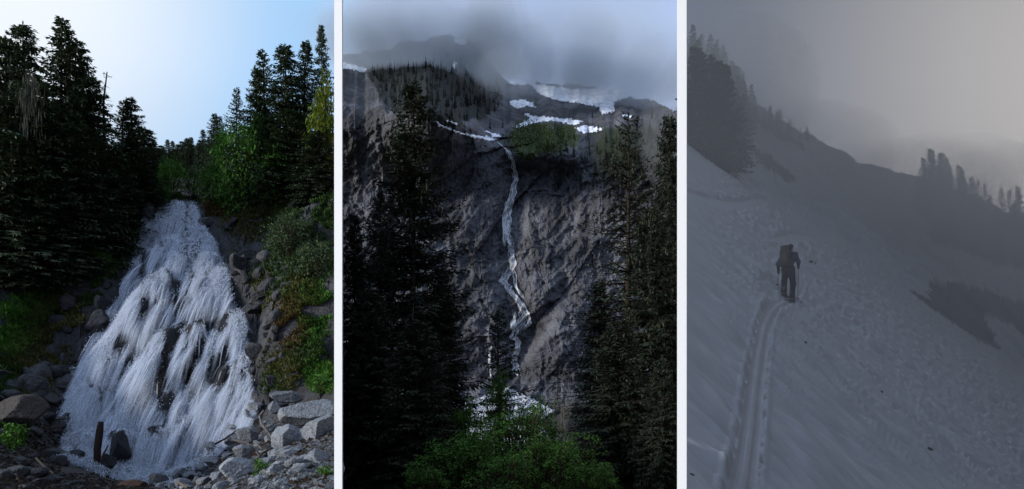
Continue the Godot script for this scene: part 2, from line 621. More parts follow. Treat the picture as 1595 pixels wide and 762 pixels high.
# distance of the mountain's face behind the point (bearing, row)
func mid_depth(u: float, v: float) -> float:
	var left := sm(800, 640, u)
	var vv := v + (60 * left + 12 * lip.get_noise_2d(u * 0.02, 0.0) + 1.5 * lip.get_noise_2d(u * 0.08, v * 0.03)) * sm(60, 110, v) * sm(520, 330, v)
	var d := curve([28, 60, 100, 140, 165, 190, 215, 228, 300, 400, 500, 585, 605, 640, 690, 740], [860, 830, 810, 780, 700, 610, 545, 520, 500, 482, 466, 452, 440, 420, 395, 370], vv)
	d -= 70 * exp(-pow((u - 690) / 75.0, 2) - pow((v - 150) / 75.0, 2))
	d -= left * 40 * sm(300, 180, v)
	d -= 55 * exp(-pow((u - 985) / 55.0, 2) - pow((v - 185) / 30.0, 2))
	d -= 28 * exp(-pow((u - 845) / 62.0, 4) - pow((v - 225) / 32.0, 4))
	d -= 40 * sm(870, 1000, u) * sm(420, 240, v) * sm(170, 260, v)
	# the chute of the stream and the slabs to its right
	var cu := curve([225, 290, 360, 430, 480, 585], [778, 800, 795, 795, 815, 802], v)
	if v > 215 and v < 600: d += 9 * exp(-pow((u - cu) / 22.0, 2))
	d -= 14 * exp(-pow((u - 880) / 60.0, 2) - pow((v - 540) / 70.0, 2))
	d += 12 * exp(-pow((u - 845 - (v - 500) * -0.6) / 14.0, 2)) * sm(420, 470, v) * sm(600, 540, v)
	return d

func make_mountain() -> void:
	mid_nu = int((1066 - MU0) / MS) + 1
	mid_nv = int((738 - MV0) / MS) + 1
	mid_pos.resize(mid_nu * mid_nv)
	var big := fnl(51, 0.016, 4, FastNoiseLite.TYPE_SIMPLEX_SMOOTH, FastNoiseLite.FRACTAL_RIDGED)
	var fine := fnl(52, 0.06, 4, FastNoiseLite.TYPE_SIMPLEX_SMOOTH, FastNoiseLite.FRACTAL_RIDGED)
	var block := fnl(53, 0.05, 1, FastNoiseLite.TYPE_CELLULAR, FastNoiseLite.FRACTAL_NONE)
	block.cellular_return_type = FastNoiseLite.RETURN_CELL_VALUE
	var warp := fnl(54, 0.02, 3)
	for j in mid_nv:
		for k in mid_nu:
			var u := MU0 + k * MS
			var v := MV0 + j * MS
			var d := mid_depth(u, v)
			var x := (u - 797.5) / F * 460
			var y := (HV - v) / F * 460
			var w := warp.get_noise_2d(x, y) * 14
			# beds dip down to the left: long axis along (0.8, 0.6)
			var s := (x * 0.82 + y * 0.57) + w
			var t := (-x * 0.57 + y * 0.82) + w * 0.5
			var on := sm(700, 590, v)
			var r := 4.0 * big.get_noise_2d(x * 0.6 + w, y * 0.8) + 3.6 * block.get_noise_2d(s * 0.22, t * 0.7) + 1.7 * block.get_noise_2d(x * 1.3 + 90, y * 0.6 + w) + 1.0 * block.get_noise_2d(x * 2.8, y * 1.4 + w)
			r += 3.6 * fine.get_noise_2d(s * 0.4, t * 1.3) + 3.4 * fine.get_noise_2d(x * 0.8 + w * 0.6, y * 0.14) * sm(620, 480, v) + 2.0 * fine.get_noise_2d(x * 1.9 + w, y * 1.3) + 1.2 * fine.get_noise_2d(x * 3.4, y * 2.6)
			d -= 0.75 * r * (0.5 + 0.5 * on) * (0.12 + 0.88 * sm(150, 240, v + 70 * sm(800, 640, u)))
			mid_pos[j * mid_nu + k] = at(u, v, d)

func mid_at(u: float, v: float, out := 0.0) -> Vector3:
	var fu: float = clamp((u - MU0) / MS, 0, mid_nu - 1.01)
	var fv: float = clamp((v - MV0) / MS, 0, mid_nv - 1.01)
	var a := int(fu); var b := int(fv)
	var q := b * mid_nu + a
	var p := mid_pos[q].lerp(mid_pos[q + 1], fu - a).lerp(mid_pos[q + mid_nu].lerp(mid_pos[q + mid_nu + 1], fu - a), fv - b)
	return p + (Vector3(0, EY, 0) - p).normalized() * out

const KNOB := [Vector2(575, 120), Vector2(600, 85), Vector2(650, 66), Vector2(705, 62), Vector2(745, 85), Vector2(775, 120), Vector2(782, 150), Vector2(775, 172), Vector2(745, 185), Vector2(690, 200), Vector2(640, 180), Vector2(600, 165)]
const SNOWS := [
	[Vector2(672, 186), Vector2(690, 195), Vector2(715, 205), Vector2(745, 211), Vector2(768, 213), Vector2(752, 202), Vector2(778, 209), Vector2(784, 216), Vector2(765, 220), Vector2(742, 217), Vector2(712, 208), Vector2(682, 197)],
	[Vector2(794, 156), Vector2(812, 154), Vector2(830, 160), Vector2(836, 168), Vector2(820, 166), Vector2(806, 170), Vector2(795, 164)],
	[Vector2(812, 190), Vector2(800, 200), Vector2(830, 193), Vector2(860, 188), Vector2(896, 196), Vector2(912, 188), Vector2(880, 184), Vector2(850, 181), Vector2(828, 180), Vector2(822, 174), Vector2(816, 178), Vector2(826, 184)],
	[Vector2(822, 128), Vector2(850, 132), Vector2(890, 138), Vector2(935, 137), Vector2(972, 140), Vector2(985, 150), Vector2(958, 160), Vector2(958, 175), Vector2(935, 178), Vector2(932, 168), Vector2(905, 162), Vector2(870, 158), Vector2(838, 146)],
	[Vector2(892, 198), Vector2(915, 195), Vector2(942, 200), Vector2(932, 206), Vector2(908, 208)],
	[Vector2(526, 94), Vector2(550, 100), Vector2(573, 106), Vector2(566, 114), Vector2(545, 108), Vector2(526, 106)],
	[Vector2(704, 60), Vector2(722, 58), Vector2(730, 66), Vector2(722, 72), Vector2(708, 68)],
	[Vector2(704, 98), Vector2(712, 97), Vector2(711, 108), Vector2(705, 106)],
	[Vector2(968, 176), Vector2(988, 180), Vector2(982, 184), Vector2(970, 181)],
	[Vector2(690, 184), Vector2(702, 188), Vector2(714, 192), Vector2(712, 196), Vector2(696, 190)],
	[Vector2(748, 226), Vector2(758, 230), Vector2(766, 233), Vector2(752, 230)],
	[Vector2(690, 622), Vector2(730, 625), Vector2(790, 602), Vector2(830, 620), Vector2(866, 640), Vector2(845, 655), Vector2(860, 690), Vector2(800, 705), Vector2(740, 690), Vector2(700, 660), Vector2(705, 635)]]

# ------------------------------------------------------------------ the scene
func _ready() -> void:
	set_up_view()
	set_up_materials()
	build_ground()
	build_left_land()
	build_mountain()
	build_snow_slope()
	build_posts()
	build_left_things()
	build_mid_things()
	build_right_things()

func set_up_view() -> void:
	var cam := Camera3D.new()
	cam.name = "camera"
	cam.projection = Camera3D.PROJECTION_FRUSTUM
	cam.keep_aspect = Camera3D.KEEP_HEIGHT
	cam.near = 0.1
	cam.far = 6000.0
	cam.size = 762.0 / F * 0.1
	cam.frustum_offset = Vector2(0, (HV - 381.0) / F * 0.1)
	cam.position = Vector3(0, EY, 0)
	add_child(cam)
	# sky: bright thin overcast with a blue opening, higher cloud deck, grey to the right
	var W := 768
	var Hh := 384
	var img := Image.create(W, Hh, false, Image.FORMAT_RGBF)
	var cl := fnl(5, 1.3, 5)
	for yy in Hh:
		var el := PI * 0.5 - PI * (yy + 0.5) / Hh
		for xx in W:
			var turn := TAU * ((xx + 0.5) / W - 0.5)     # the picture's middle lies towards +Z
			var dir := Vector3(-sin(turn) * cos(el), sin(el), cos(turn) * cos(el))
			var az := atan2(dir.x, -dir.z)
			var q := cl.get_noise_3d(dir.x * 1.2, dir.y * 2.4, dir.z * 1.2)
			var blue := sm(0.6, 0.05, dir.distance_to(Vector3(sin(-0.2), 0.4, -cos(0.2)).normalized()))
			var white := sm(0.32, 0.04, dir.distance_to(Vector3(sin(-0.62), 0.46, -cos(0.62)).normalized()))
			var grey: float = max(sm(-0.27, -0.16, az), sm(-1.4, -2.4, az))
			var glow := sm(0.5, 0.0, dir.distance_to(Vector3(sin(0.76) * 0.93, 0.36, -cos(0.76) * 0.93)))
			var col := Vector3(0.56, 0.74, 0.98)
			col = col.lerp(Vector3(0.42, 0.54, 0.82), grey * 0.92)
			col *= 1.0 + (0.16 + 0.22 * grey) * q
			col = col.lerp(Vector3(5.6, 5.2, 4.8), glow)
			col = col.lerp(Vector3(0.38, 0.64, 0.97), blue * 0.9 * (1.0 - white) * (1.0 - grey))
			col = col.lerp(Vector3(0.96, 1.0, 1.04), white * 0.85)
			col *= 1.0 + 0.35 * sm(0.45, 1.3, el)
			img.set_pixel(xx, yy, Color(col.x, col.y, col.z))
	var pan := PanoramaSkyMaterial.new()
	pan.panorama = ImageTexture.create_from_image(img)
	var sky := Sky.new()
	sky.sky_material = pan
	var env := Environment.new()
	env.background_mode = Environment.BG_SKY
	env.sky = sky
	env.tonemap_mode = Environment.TONE_MAPPER_LINEAR
	env.tonemap_exposure = 1.0
	env.sdfgi_enabled = true
	env.ssao_enabled = true
	env.ssil_enabled = true
	env.volumetric_fog_enabled = true
	env.volumetric_fog_density = 0.0
	var we := WorldEnvironment.new()
	we.name = "surroundings"
	we.environment = env
	add_child(we)
	var sun := DirectionalLight3D.new()
	sun.name = "sun"
	sun.light_energy = 1.2
	sun.light_angular_distance = 12.0
	sun.light_color = Color(1.0, 0.985, 0.96)
	sun.shadow_enabled = true
	add_child(sun)
	sun.look_at_from_position(Vector3(-93, 21, 34), Vector3.ZERO)

func set_up_materials() -> void:
	var grain := noise_tex(fnl(1, 0.02, 5), 512, Color(0.55, 0.55, 0.55), Color(1, 1, 1))
	var bumpy := noise_tex(fnl(2, 0.025, 5), 512, Color.BLACK, Color.WHITE)
	var cracks := noise_tex(fnl(3, 0.02, 4, FastNoiseLite.TYPE_SIMPLEX_SMOOTH, FastNoiseLite.FRACTAL_RIDGED), 512, Color(0.3, 0.3, 0.3), Color.WHITE)
	M.rock = mat(0.75, 0.35, Color.WHITE, grain, 0.35, cracks, 6.0)
	M.stone = mat(0.85, 0.3, Color.WHITE, grain, 0.8, bumpy, 3.0)
	M.cliff = mat(0.8, 0.3, Color.WHITE, grain, 0.06, cracks, 90.0)
	M.snow = mat(0.85, 0.2, Color.WHITE, null, 1.0, bumpy, 0.22)
	M.soil = mat(0.95, 0.1, Color.WHITE, grain, 0.5, bumpy, 4.0)
	M.bark = mat(0.95, 0.1)
	M.needle = mat(0.7, 0.33)
	M.needle.backlight_enabled = true
	M.needle.backlight = Color(0.3, 0.35, 0.25)
	M.bright_veil = mat(0.6, 0.2, Color(0.95, 0.97, 1.0))
	M.bright_veil.transparency = BaseMaterial3D.TRANSPARENCY_ALPHA
	M.bright_water = mat(0.45, 0.4, Color(0.95, 0.97, 1.0))
	M.veil = mat(0.6, 0.2, Color(0.7, 0.76, 0.87))
	M.veil.transparency = BaseMaterial3D.TRANSPARENCY_ALPHA
	M.water = mat(0.45, 0.4, Color(0.7, 0.77, 0.88))
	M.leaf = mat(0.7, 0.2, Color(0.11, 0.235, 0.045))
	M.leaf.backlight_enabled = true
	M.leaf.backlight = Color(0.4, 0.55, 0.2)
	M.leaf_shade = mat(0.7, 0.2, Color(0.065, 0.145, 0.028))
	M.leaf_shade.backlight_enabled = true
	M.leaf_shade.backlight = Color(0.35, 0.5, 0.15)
	M.leaf_grey = mat(0.8, 0.15, Color(0.12, 0.17, 0.085))
	M.leaf_yellow = mat(0.7, 0.2, Color(0.17, 0.22, 0.03))
	M.leaf_yellow.backlight_enabled = true
	M.leaf_yellow.backlight = Color(0.6, 0.6, 0.2)
	M.moss = mat(0.95, 0.05)
	M.white = mat(0.55, 0.3, Color(0.9, 0.9, 0.9))
	M.cloth = mat(0.9, 0.1)

func build_ground() -> void:
	var g := Geo.new()
	var f := fnl(6, 0.02, 3)
	var xs := []
	for k in 61: xs.append(3000.0 * pow(abs(k - 30) / 30.0, 2.2) * sign(k - 30.0))
	var zs := [3000.0, 1200.0, 400.0, 100.0, 30.0, 10.0, 3.0, 0.0, -3.0, -6.0, -10.0, -16.0, -25.0, -40.0, -60.0, -90.0, -140.0, -200.0, -300.0, -450.0, -900.0, -3000.0]
	for z in zs:
		for x in xs:
			var d: float = max(0.0, -z)
			var e: float = min(sqrt(x * x + z * z) / 400.0, 1.0)
			var y: float = max(-0.13 * d, -46.0) - 0.35 * min(abs(x), 3.0) * sm(0.0, 5.0, d) + f.get_noise_2d(x, z) * 3.0 * e
			g.v.append(Vector3(x, y - 0.3 * sm(0.5, 4.0, sqrt(x * x + z * z)), z))
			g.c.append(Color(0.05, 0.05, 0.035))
	for j in zs.size() - 1:
		for k in 60:
			var a := j * 61 + k
			g.i.append(a); g.i.append(a + 61); g.i.append(a + 62)
			g.i.append(a); g.i.append(a + 62); g.i.append(a + 1)
	g.smooth()
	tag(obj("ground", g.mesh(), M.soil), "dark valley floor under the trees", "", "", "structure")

func build_left_land() -> void:
	make_left_land()
	var tone := fnl(21, 0.5, 4)
	var veg := fnl(22, 0.25, 4)
	var g := land_mesh(left_land, func(u: float, d: float, p: Vector3, n: Vector3) -> Color:
		var v := HV - (p.y - EY) * F / d
		var t := tone.get_noise_3dv(p)
		var w := wet(u, v) if d > 36 and d < 70 else -1.0
		var col := Color(0.075, 0.077, 0.085).lerp(Color(0.13, 0.133, 0.145), sm(-0.1, 0.5, t))
		if w > -0.25: col = col.lerp(Color(0.035, 0.035, 0.038), sm(-0.25, 0.0, w))
		var soil := sm(0.62, 0.85, n.y + 0.2 * t) * sm(0.0, -0.3, w)
		if d < 38: soil = 0.8
		col = col.lerp(Color(0.06, 0.047, 0.033), soil * 0.8)
		var green := 0.8 * sm(0.05, 0.45, veg.get_noise_3dv(p)) * sm(0.45, 0.7, n.y) * sm(-0.15, -0.4, w) * sm(38, 43, d)
		col = col.lerp(Color(0.05, 0.06, 0.02), green)
		return col, -12.0)
	g.n.clear()
	tag(obj("hillside", g.mesh(), M.rock), "steep rocky gorge banks either side of the waterfall", "", "", "structure")

func build_mountain() -> void:
	make_mountain()
	var g := Geo.new()
	var ridge := fnl(60, 0.06, 4)
	g.v = mid_pos
	for j in mid_nv - 1:
		for k in mid_nu - 1:
			var a := j * mid_nu + k
			# rows run downward; nothing stands above the crest
			if MV0 + j * MS < curve([524, 570, 600, 640, 700, 745, 775, 800, 830, 900, 960, 1000, 1025, 1060], [84, 80, 76, 62, 54, 74, 112, 130, 128, 132, 142, 152, 158, 184], MU0 + k * MS) + ridge.get_noise_1d(k * 1.0) * 7.0: continue
			g.i.append(a); g.i.append(a + 1); g.i.append(a + mid_nu + 1)
			g.i.append(a); g.i.append(a + mid_nu + 1); g.i.append(a + mid_nu)
	g.smooth()
	g.c.resize(g.v.size())
	var tone := fnl(61, 0.03, 5)
	var tone2 := fnl(62, 0.09, 4)
	var veg := fnl(63, 0.035, 4)
	var pale := fnl(65, 0.05, 5)
	var crack := fnl(66, 0.06, 3, FastNoiseLite.TYPE_SIMPLEX_SMOOTH, FastNoiseLite.FRACTAL_RIDGED)
	for j in mid_nv:
		for k in mid_nu:
			var q := j * mid_nu + k
			var u := MU0 + k * MS
			var v := MV0 + j * MS
			var p := g.v[q]
			var t := tone.get_noise_3d(p.x, p.y * 0.6, p.z) + 0.5 * tone2.get_noise_3d(p.x, p.y * 0.4, p.z)
			var c := Color(0.105, 0.106, 0.117).lerp(Color(0.26, 0.26, 0.282), sm(-0.35, 0.55, t))
			c = c.lerp(Color(0.2, 0.2, 0.215), 0.7 * sm(0.25, 0.6, pale.get_noise_2d((p.x * 0.8 + p.y * 0.55) * 0.6, (p.y * 0.8 - p.x * 0.55) * 1.5)))
			c = c * (1.0 - 0.65 * sm(0.62, 0.85, crack.get_noise_3d(p.x, p.y * 0.7, p.z * 0.3)))
			var brown := sm(0.0, 0.35, veg.get_noise_3d(p.x, p.y, p.z)) * sm(0.15, 0.55, g.n[q].y)
			c = c.lerp(Color(0.07, 0.06, 0.05), brown * 0.3)
			c = c.lerp(Color(0.08, 0.07, 0.058), 0.6 * sm(700, 560, u) * sm(340, 250, v) * sm(0.6, 0.1, abs(t)))
			var dome := sm(1.15, 0.85, sqrt(pow((u - 838) / 55.0, 2) + pow((v - 214) / 27.0, 2)) + 0.5 * t + 0.3 * sin(u * 0.09))
			c = c.lerp(Color(0.07, 0.095, 0.03), dome)
			var slope := sm(900, 950, u + 30 * t) * sm(190, 205, v) * sm(300, 250, v)
			c = c.lerp(Color(0.045, 0.055, 0.025), slope)
			if inside(KNOB, u + 8 * t, v + 8 * t): c = Color(0.03, 0.035, 0.028)
			var low := sm(610, 640, v)
			c = c.lerp(Color(0.07, 0.065, 0.04), low * 0.8)
			g.c[q] = c
	g.n.clear()      # broken rock: each facet keeps its own edge
	tag(obj("mountain", g.mesh(), M.cliff), "craggy grey mountain face with a forested knob", "", "", "structure")
	# snow lying on it
	var edge := fnl(64, 0.08, 4)
	var what := ["narrow snow tongue above the lip of the long cascade", "small snow patch under the dark forested knob", "curved snow band above the round green knoll", "broad upper snowfield running into the cloud", "short snow patch right of the green knoll", "snow strip at the mountain's left shoulder", "snow patch near the cloudy top of the knob", "tiny snow streak on the forested knob", "thin snow streak on the right hump", "faint snow sliver above the long snow tongue", "small snow sliver beside the top of the cascade", "snow apron at the foot of the cliff"]
	for s in SNOWS.size():
		var lo := Vector2(1e9, 1e9)
		var hi := Vector2(-1e9, -1e9)
		for p in SNOWS[s]:
			lo = lo.min(p); hi = hi.max(p)
		var sg := Geo.new()
		var step := 0.9
		var nx := int((hi.x - lo.x + 12) / step) + 1
		var ny := int((hi.y - lo.y + 12) / step) + 1
		var keep := {}
		for j in ny:
			for k in nx:
				var u: float = lo.x - 6 + k * step
				var v: float = lo.y - 6 + j * step
				var wob := 4.0 * edge.get_noise_2d(u * 2.2, v * 3.0)
				var wob2 := 3.0 * edge.get_noise_2d(u * 2.2 + 300, v * 3.0)
				if inside(SNOWS[s], u + wob, v + wob2): keep[j * nx + k] = -1
		for key in keep:
			var u: float = lo.x - 6 + (key % nx) * step
			var v: float = lo.y - 6 + (key / nx) * step
			var full: bool = keep.has(key + 1) and keep.has(key - 1) and keep.has(key + nx) and keep.has(key - nx)
			keep[key] = sg.v.size()
			sg.v.append(at(u, v, mid_depth(u, v) - (9.0 if full else 6.0)) if s == 3 else mid_at(u, v, 2.2 if full else 0.5))
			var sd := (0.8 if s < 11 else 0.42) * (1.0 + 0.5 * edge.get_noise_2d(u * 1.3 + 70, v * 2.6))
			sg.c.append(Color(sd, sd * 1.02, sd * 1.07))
		for key in keep:
			if keep.has(key + 1) and keep.has(key + nx) and keep.has(key + nx + 1):
				sg.i.append(keep[key]); sg.i.append(keep[key + 1]); sg.i.append(keep[key + nx + 1])
				sg.i.append(keep[key]); sg.i.append(keep[key + nx + 1]); sg.i.append(keep[key + nx])
		if sg.i.size() == 0: continue
		sg.smooth()
		tag(obj("snow", sg.mesh(), M.snow), what[s], "", "", "structure")

func build_snow_slope() -> void:
	make_snow_land()
	var f := fnl(71, 0.05, 4)
	var f2 := fnl(72, 0.6, 3)
	var dirt := fnl(73, 1.6, 3)
	var bare := [
		[Vector2(1420, 456), Vector2(1450, 462), Vector2(1448, 438), Vector2(1480, 436), Vector2(1520, 446), Vector2(1560, 462), Vector2(1600, 470), Vector2(1640, 470), Vector2(1640, 560), Vector2(1600, 530), Vector2(1570, 500), Vector2(1530, 490), Vector2(1550, 520), Vector2(1562, 546), Vector2(1530, 532), Vector2(1480, 500), Vector2(1440, 472)],
		[Vector2(1440, 330), Vector2(1450, 300), Vector2(1500, 300), Vector2(1600, 330), Vector2(1640, 340), Vector2(1640, 430), Vector2(1560, 410), Vector2(1500, 390), Vector2(1455, 380)],
		[Vector2(1060, 80), Vector2(1120, 110), Vector2(1165, 150), Vector2(1160, 200), Vector2(1150, 290), Vector2(1110, 285), Vector2(1060, 250)],
		[Vector2(1175, 180), Vector2(1215, 200), Vector2(1250, 222), Vector2(1262, 236), Vector2(1230, 225), Vector2(1190, 205)],
		[Vector2(1160, 225), Vector2(1200, 240), Vector2(1245, 280), Vector2(1225, 283), Vector2(1180, 250)]]
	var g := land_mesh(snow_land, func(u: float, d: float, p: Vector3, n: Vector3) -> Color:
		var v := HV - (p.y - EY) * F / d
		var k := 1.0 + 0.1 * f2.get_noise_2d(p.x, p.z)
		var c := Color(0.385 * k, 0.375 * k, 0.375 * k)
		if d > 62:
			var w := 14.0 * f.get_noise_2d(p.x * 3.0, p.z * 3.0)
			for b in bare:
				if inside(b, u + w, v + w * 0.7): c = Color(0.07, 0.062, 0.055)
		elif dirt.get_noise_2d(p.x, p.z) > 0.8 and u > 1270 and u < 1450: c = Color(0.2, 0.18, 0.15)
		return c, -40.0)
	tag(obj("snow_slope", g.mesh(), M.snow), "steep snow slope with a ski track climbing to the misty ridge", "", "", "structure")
	var fog := FogVolume.new()
	fog.name = "fog"
	fog.shape = RenderingServer.FOG_VOLUME_SHAPE_BOX
	fog.size = Vector3(130, 330, 330)
	var fm := FogMaterial.new()
	fm.albedo = Color(0.57, 0.585, 0.61)
	fm.density = 0.0094
	fog.material = fm
	# its near left corner lies by the right-hand post; that side runs along the sight line past the post
	var a := atan2(1062.8 - 797.5, F)
	fog.rotation.y = -a
	var along := Vector3(sin(a), 0, -cos(a))
	var right := Vector3(cos(a), 0, sin(a))
	fog.position = along * 70.0 + right * 65.02 + Vector3(0, 55, 0)
	add_child(fog)
	tag(fog, "grey fog hanging over the snow slope", "", "", "stuff")
	for b in [[1330, 340, 130, 190, 90, 60, 0.010], [1120, 190, 140, 120, 120, 60, 0.012], [1500, 350, 112, 130, 100, 50, 0.014], [1230, 250, 165, 160, 80, 40, 0.011], [1420, 300, 150, 150, 70, 50, 0.007]]:
		var bank := FogVolume.new()
		bank.name = numbered("fog_bank")
		bank.shape = RenderingServer.FOG_VOLUME_SHAPE_ELLIPSOID
		bank.size = Vector3(b[3] * 2.0 * b[2] / F, b[4] * 2.0 * b[2] / F, b[5])
		bank.position = at(b[0], b[1], b[2])
		bank.material = fm.duplicate()
		bank.material.albedo = Color(0.77, 0.77, 0.775)
		bank.material.density = b[6]
		add_child(bank)
		tag(bank, "", "", "", "stuff")

func build_posts() -> void:
	for p in [[527.2, "white upright board post between the waterfall gorge and the mountain", -2.5], [1062.5, "white upright board post between the mountain and the snow slope", -1.5]]:
		var base: Vector3 = at(p[0], 600, 7.0)
		base.y = p[2]
		var o := thing("post", p[1], "post", base, "white posts between the views")
		o.rotation.y = -0.35
		var h := 0.0445
		var b := 0.002
		var e := 0.006
		var ring := [Vector2(-h + b, e), Vector2(h - b, e), Vector2(h, e - b), Vector2(h, -e + b), Vector2(h - b, -e), Vector2(-h + b, -e), Vector2(-h, -e + b), Vector2(-h, e - b)]
		var g := Geo.new()
		var top := 8.4
		for q in 8:
			var s: Vector2 = ring[q]
			var t: Vector2 = ring[(q + 1) % 8]
			g.tri(Vector3(s.x, 0, s.y), Vector3(t.x, top, t.y), Vector3(t.x, 0, t.y), Color.WHITE)
			g.tri(Vector3(s.x, 0, s.y), Vector3(s.x, top, s.y), Vector3(t.x, top, t.y), Color.WHITE)
			g.tri(Vector3(0, top + 0.03, 0), Vector3(t.x, top, t.y), Vector3(s.x, top, s.y), Color.WHITE)
		obj("shaft", g.mesh(), M.white, o)

# ------------------------------------------------------------------ left: the gorge
func left_at(u: float, d: float) -> Vector3:
	return Vector3((u - 797.5) / F * d, left_land.height(u, d), -d)

# the place on the gorge's banks that shows at (bearing, row)
func left_hit(u: float, v: float, from := 8.0) -> Vector3:
	var d := left_land.hit(u, v, from)
	if d < 0.0: d = 64.0
	return left_at(u, d)

func build_water() -> void:
	rng.seed = 4242
	var g := Geo.new()
	var flow := fnl(81, 0.06, 3)
	var flow2 := fnl(82, 0.02, 2)
	# places that stay dark between the streams: [bearing, row, half width, half height]
	var dark := [[312, 520, 17, 38], [270, 545, 14, 30], [345, 490, 16, 30], [200, 535, 20, 36], [262, 605, 15, 40], [300, 585, 13, 28], [225, 610, 12, 26], [345, 580, 16, 32], [185, 690, 13, 32], [360, 540, 10, 25], [285, 470, 10, 16], [236, 470, 14, 24], [150, 590, 12, 20], [325, 640, 9, 24], [232, 415, 10, 18], [300, 650, 7, 18], [240, 660, 8, 20], [275, 440, 12, 14]]
	var veil := Geo.new()
	var made := 0
	var tries := 0
	while made < 26000 and tries < 150000:
		tries += 1
		var v := 314.0 + 440.0 * pow(rng.randf(), 0.85)
		var a := curve(WV, WL, v)
		var b := curve(WV, WR, v)
		var e := rng.randf()
		var u: float = lerp(a - 3.0, b + 3.0, e)
		var rim: float = min(e, 1.0 - e)
		var dens := 0.44 + 1.0 * flow.get_noise_2d(u * 1.6, v * 0.32) + 0.7 * flow2.get_noise_2d(u, v * 0.5)
		dens += 0.3 * sm(390, 330, v) + 0.3 * sm(640, 730, v) + 0.22 * sm(0.22, 0.06, rim) 
		for q in dark:
			var r: float = pow((u - q[0]) / q[2], 2) + pow((v - q[1]) / q[3], 2)
			if r < 1.6: dens -= 0.85 * sm(1.6, 0.5, r)
		if rng.randf() > dens: continue
		var d := left_land.hit(u, v, 36.0)
		if d < 0.0: continue
		made += 1
		var p := left_at(u, d) + Vector3(0, rr(0.02, 0.16), 0)
		# start downhill
		var hx := left_land.at_x(p.x + 0.4, d) - left_land.at_x(p.x - 0.4, d)
		var hd := left_land.at_x(p.x, d - 0.5) - left_land.at_x(p.x, d + 0.5)
		var vel := Vector3(-hx * 0.6 + rr(-0.15, 0.15), -1.4, max(0.6, -hd * 2.2)) * rr(0.7, 1.3)
		var pts := [p]
		var steps := int(rr(3, 8) if made % 3 == 0 else rr(4, 14))
		for s in steps:
			vel.y -= 9.8 * 0.05
			vel = vel * 0.985 + Vector3(rr(-0.16, 0.16), rr(-0.1, 0.1), rr(-0.1, 0.1))
			p += vel * 0.05
			var y := left_land.at_x(p.x, -p.z) + 0.05
			if p.y < y:
				p.y = y + 0.02
				hx = left_land.at_x(p.x + 0.2, -p.z) - left_land.at_x(p.x - 0.2, -p.z)
				hd = left_land.at_x(p.x, -p.z - 0.2) - left_land.at_x(p.x, -p.z + 0.2)
				var nn := Vector3(-hx, 0.4, hd).normalized()
				if vel.dot(nn) < 0.0: vel -= nn * vel.dot(nn) * 1.0
				vel += Vector3(rr(-0.5, 0.5), rr(0, 0.5), rr(-0.1, 0.4))
				vel.x *= 0.72
				vel = vel.limit_length(6.0)
			pts.append(p)
			if (HV - (p.y - EY) * F / -p.z) > 756: break
		if pts.size() < 3: continue
		if made % 3 != 0:
			# a broad soft sheet of spray: clear at its sides and ends
			var vw := rr(0.02, 0.07) if made % 3 == 1 else rr(0.09, 0.26)
			var va := rr(0.25, 0.65) if vw < 0.08 else rr(0.07, 0.24)
			var v0 := veil.v.size()
			for q in pts.size():
				var t: Vector3 = (pts[min(q + 1, pts.size() - 1)] - pts[max(q - 1, 0)]).normalized()
				var sd := t.cross(Vector3(0, 0.5, 1)).normalized() * vw * rr(0.8, 1.2)
				var al: float = va * sin(PI * q / (pts.size() - 1.0))
				for sx in [-1.0, -0.4, 0.4, 1.0]:
					veil.v.append(pts[q] + sd * sx + Vector3(0, 0.06, 0.05))
					veil.c.append(Color(0.9, 0.9, 0.9, al if abs(sx) < 0.5 else 0.0))
				if q > 0:
					for h in 3:
						var z := v0 + q * 4 + h
						veil.i.append(z - 4); veil.i.append(z); veil.i.append(z + 1)
						veil.i.append(z - 4); veil.i.append(z + 1); veil.i.append(z - 3)
			for q in (1 if made % 2 == 0 else 0):
				var c: Vector3 = pts[rng.randi() % pts.size()] + Vector3(rr(-0.25, 0.25), rr(0.0, 0.22), rr(0.0, 0.3))
				g.kite(c, Vector3(rr(-0.05, 0.05), rr(-0.12, -0.02), rr(-0.03, 0.03)), Vector3(rr(0.012, 0.03), 0, 0), Vector3.ZERO, Color(0.95, 0.95, 0.95))
			continue
		var wid := rr(0.005, 0.014) * (1.7 if rng.randf() < 0.1 else 1.0)
		var roll := Vector3(rr(-1, 1), rr(-0.4, 0.4), rr(-1, 1))
		var k0 := g.v.size()
		var k := rr(0.62, 0.95)
		for q in pts.size():
			var t: Vector3 = (pts[min(q + 1, pts.size() - 1)] - pts[max(q - 1, 0)]).normalized()
			var sd := t.cross(roll).normalized()
			var w: float = wid * sin(PI * (0.08 + 0.87 * q / (pts.size() - 1.0))) * rr(0.6, 1.3)
			g.v.append(pts[q] + sd * w); g.v.append(pts[q] - sd * w)
			g.c.append(Color(k, k, k)); g.c.append(Color(k, k, k))
			if q > 0:
				var z := k0 + q * 2
				g.i.append(z - 2); g.i.append(z); g.i.append(z + 1)
				g.i.append(z - 2); g.i.append(z + 1); g.i.append(z - 1)
		# spray thrown off along the way
		for q in 2:
			var c: Vector3 = pts[rng.randi() % pts.size()] + Vector3(rr(-0.2, 0.2), rr(0.0, 0.25), rr(0.0, 0.3))
			g.kite(c, Vector3(rr(-0.04, 0.04), rr(-0.14, -0.03), rr(-0.03, 0.03)), Vector3(rr(0.012, 0.025), 0, 0), Vector3.ZERO, Color(k, k, k))
	var o := tag(obj("waterfall", g.mesh(), M.water), "broad white waterfall fanning down over dark boulders", "", "", "structure")
	obj("spray", veil.mesh(), M.veil, o)
	# the thin sheets of water that cling to the bed between the strands
	var film := Geo.new()
	var l := left_land
	var idx := {}
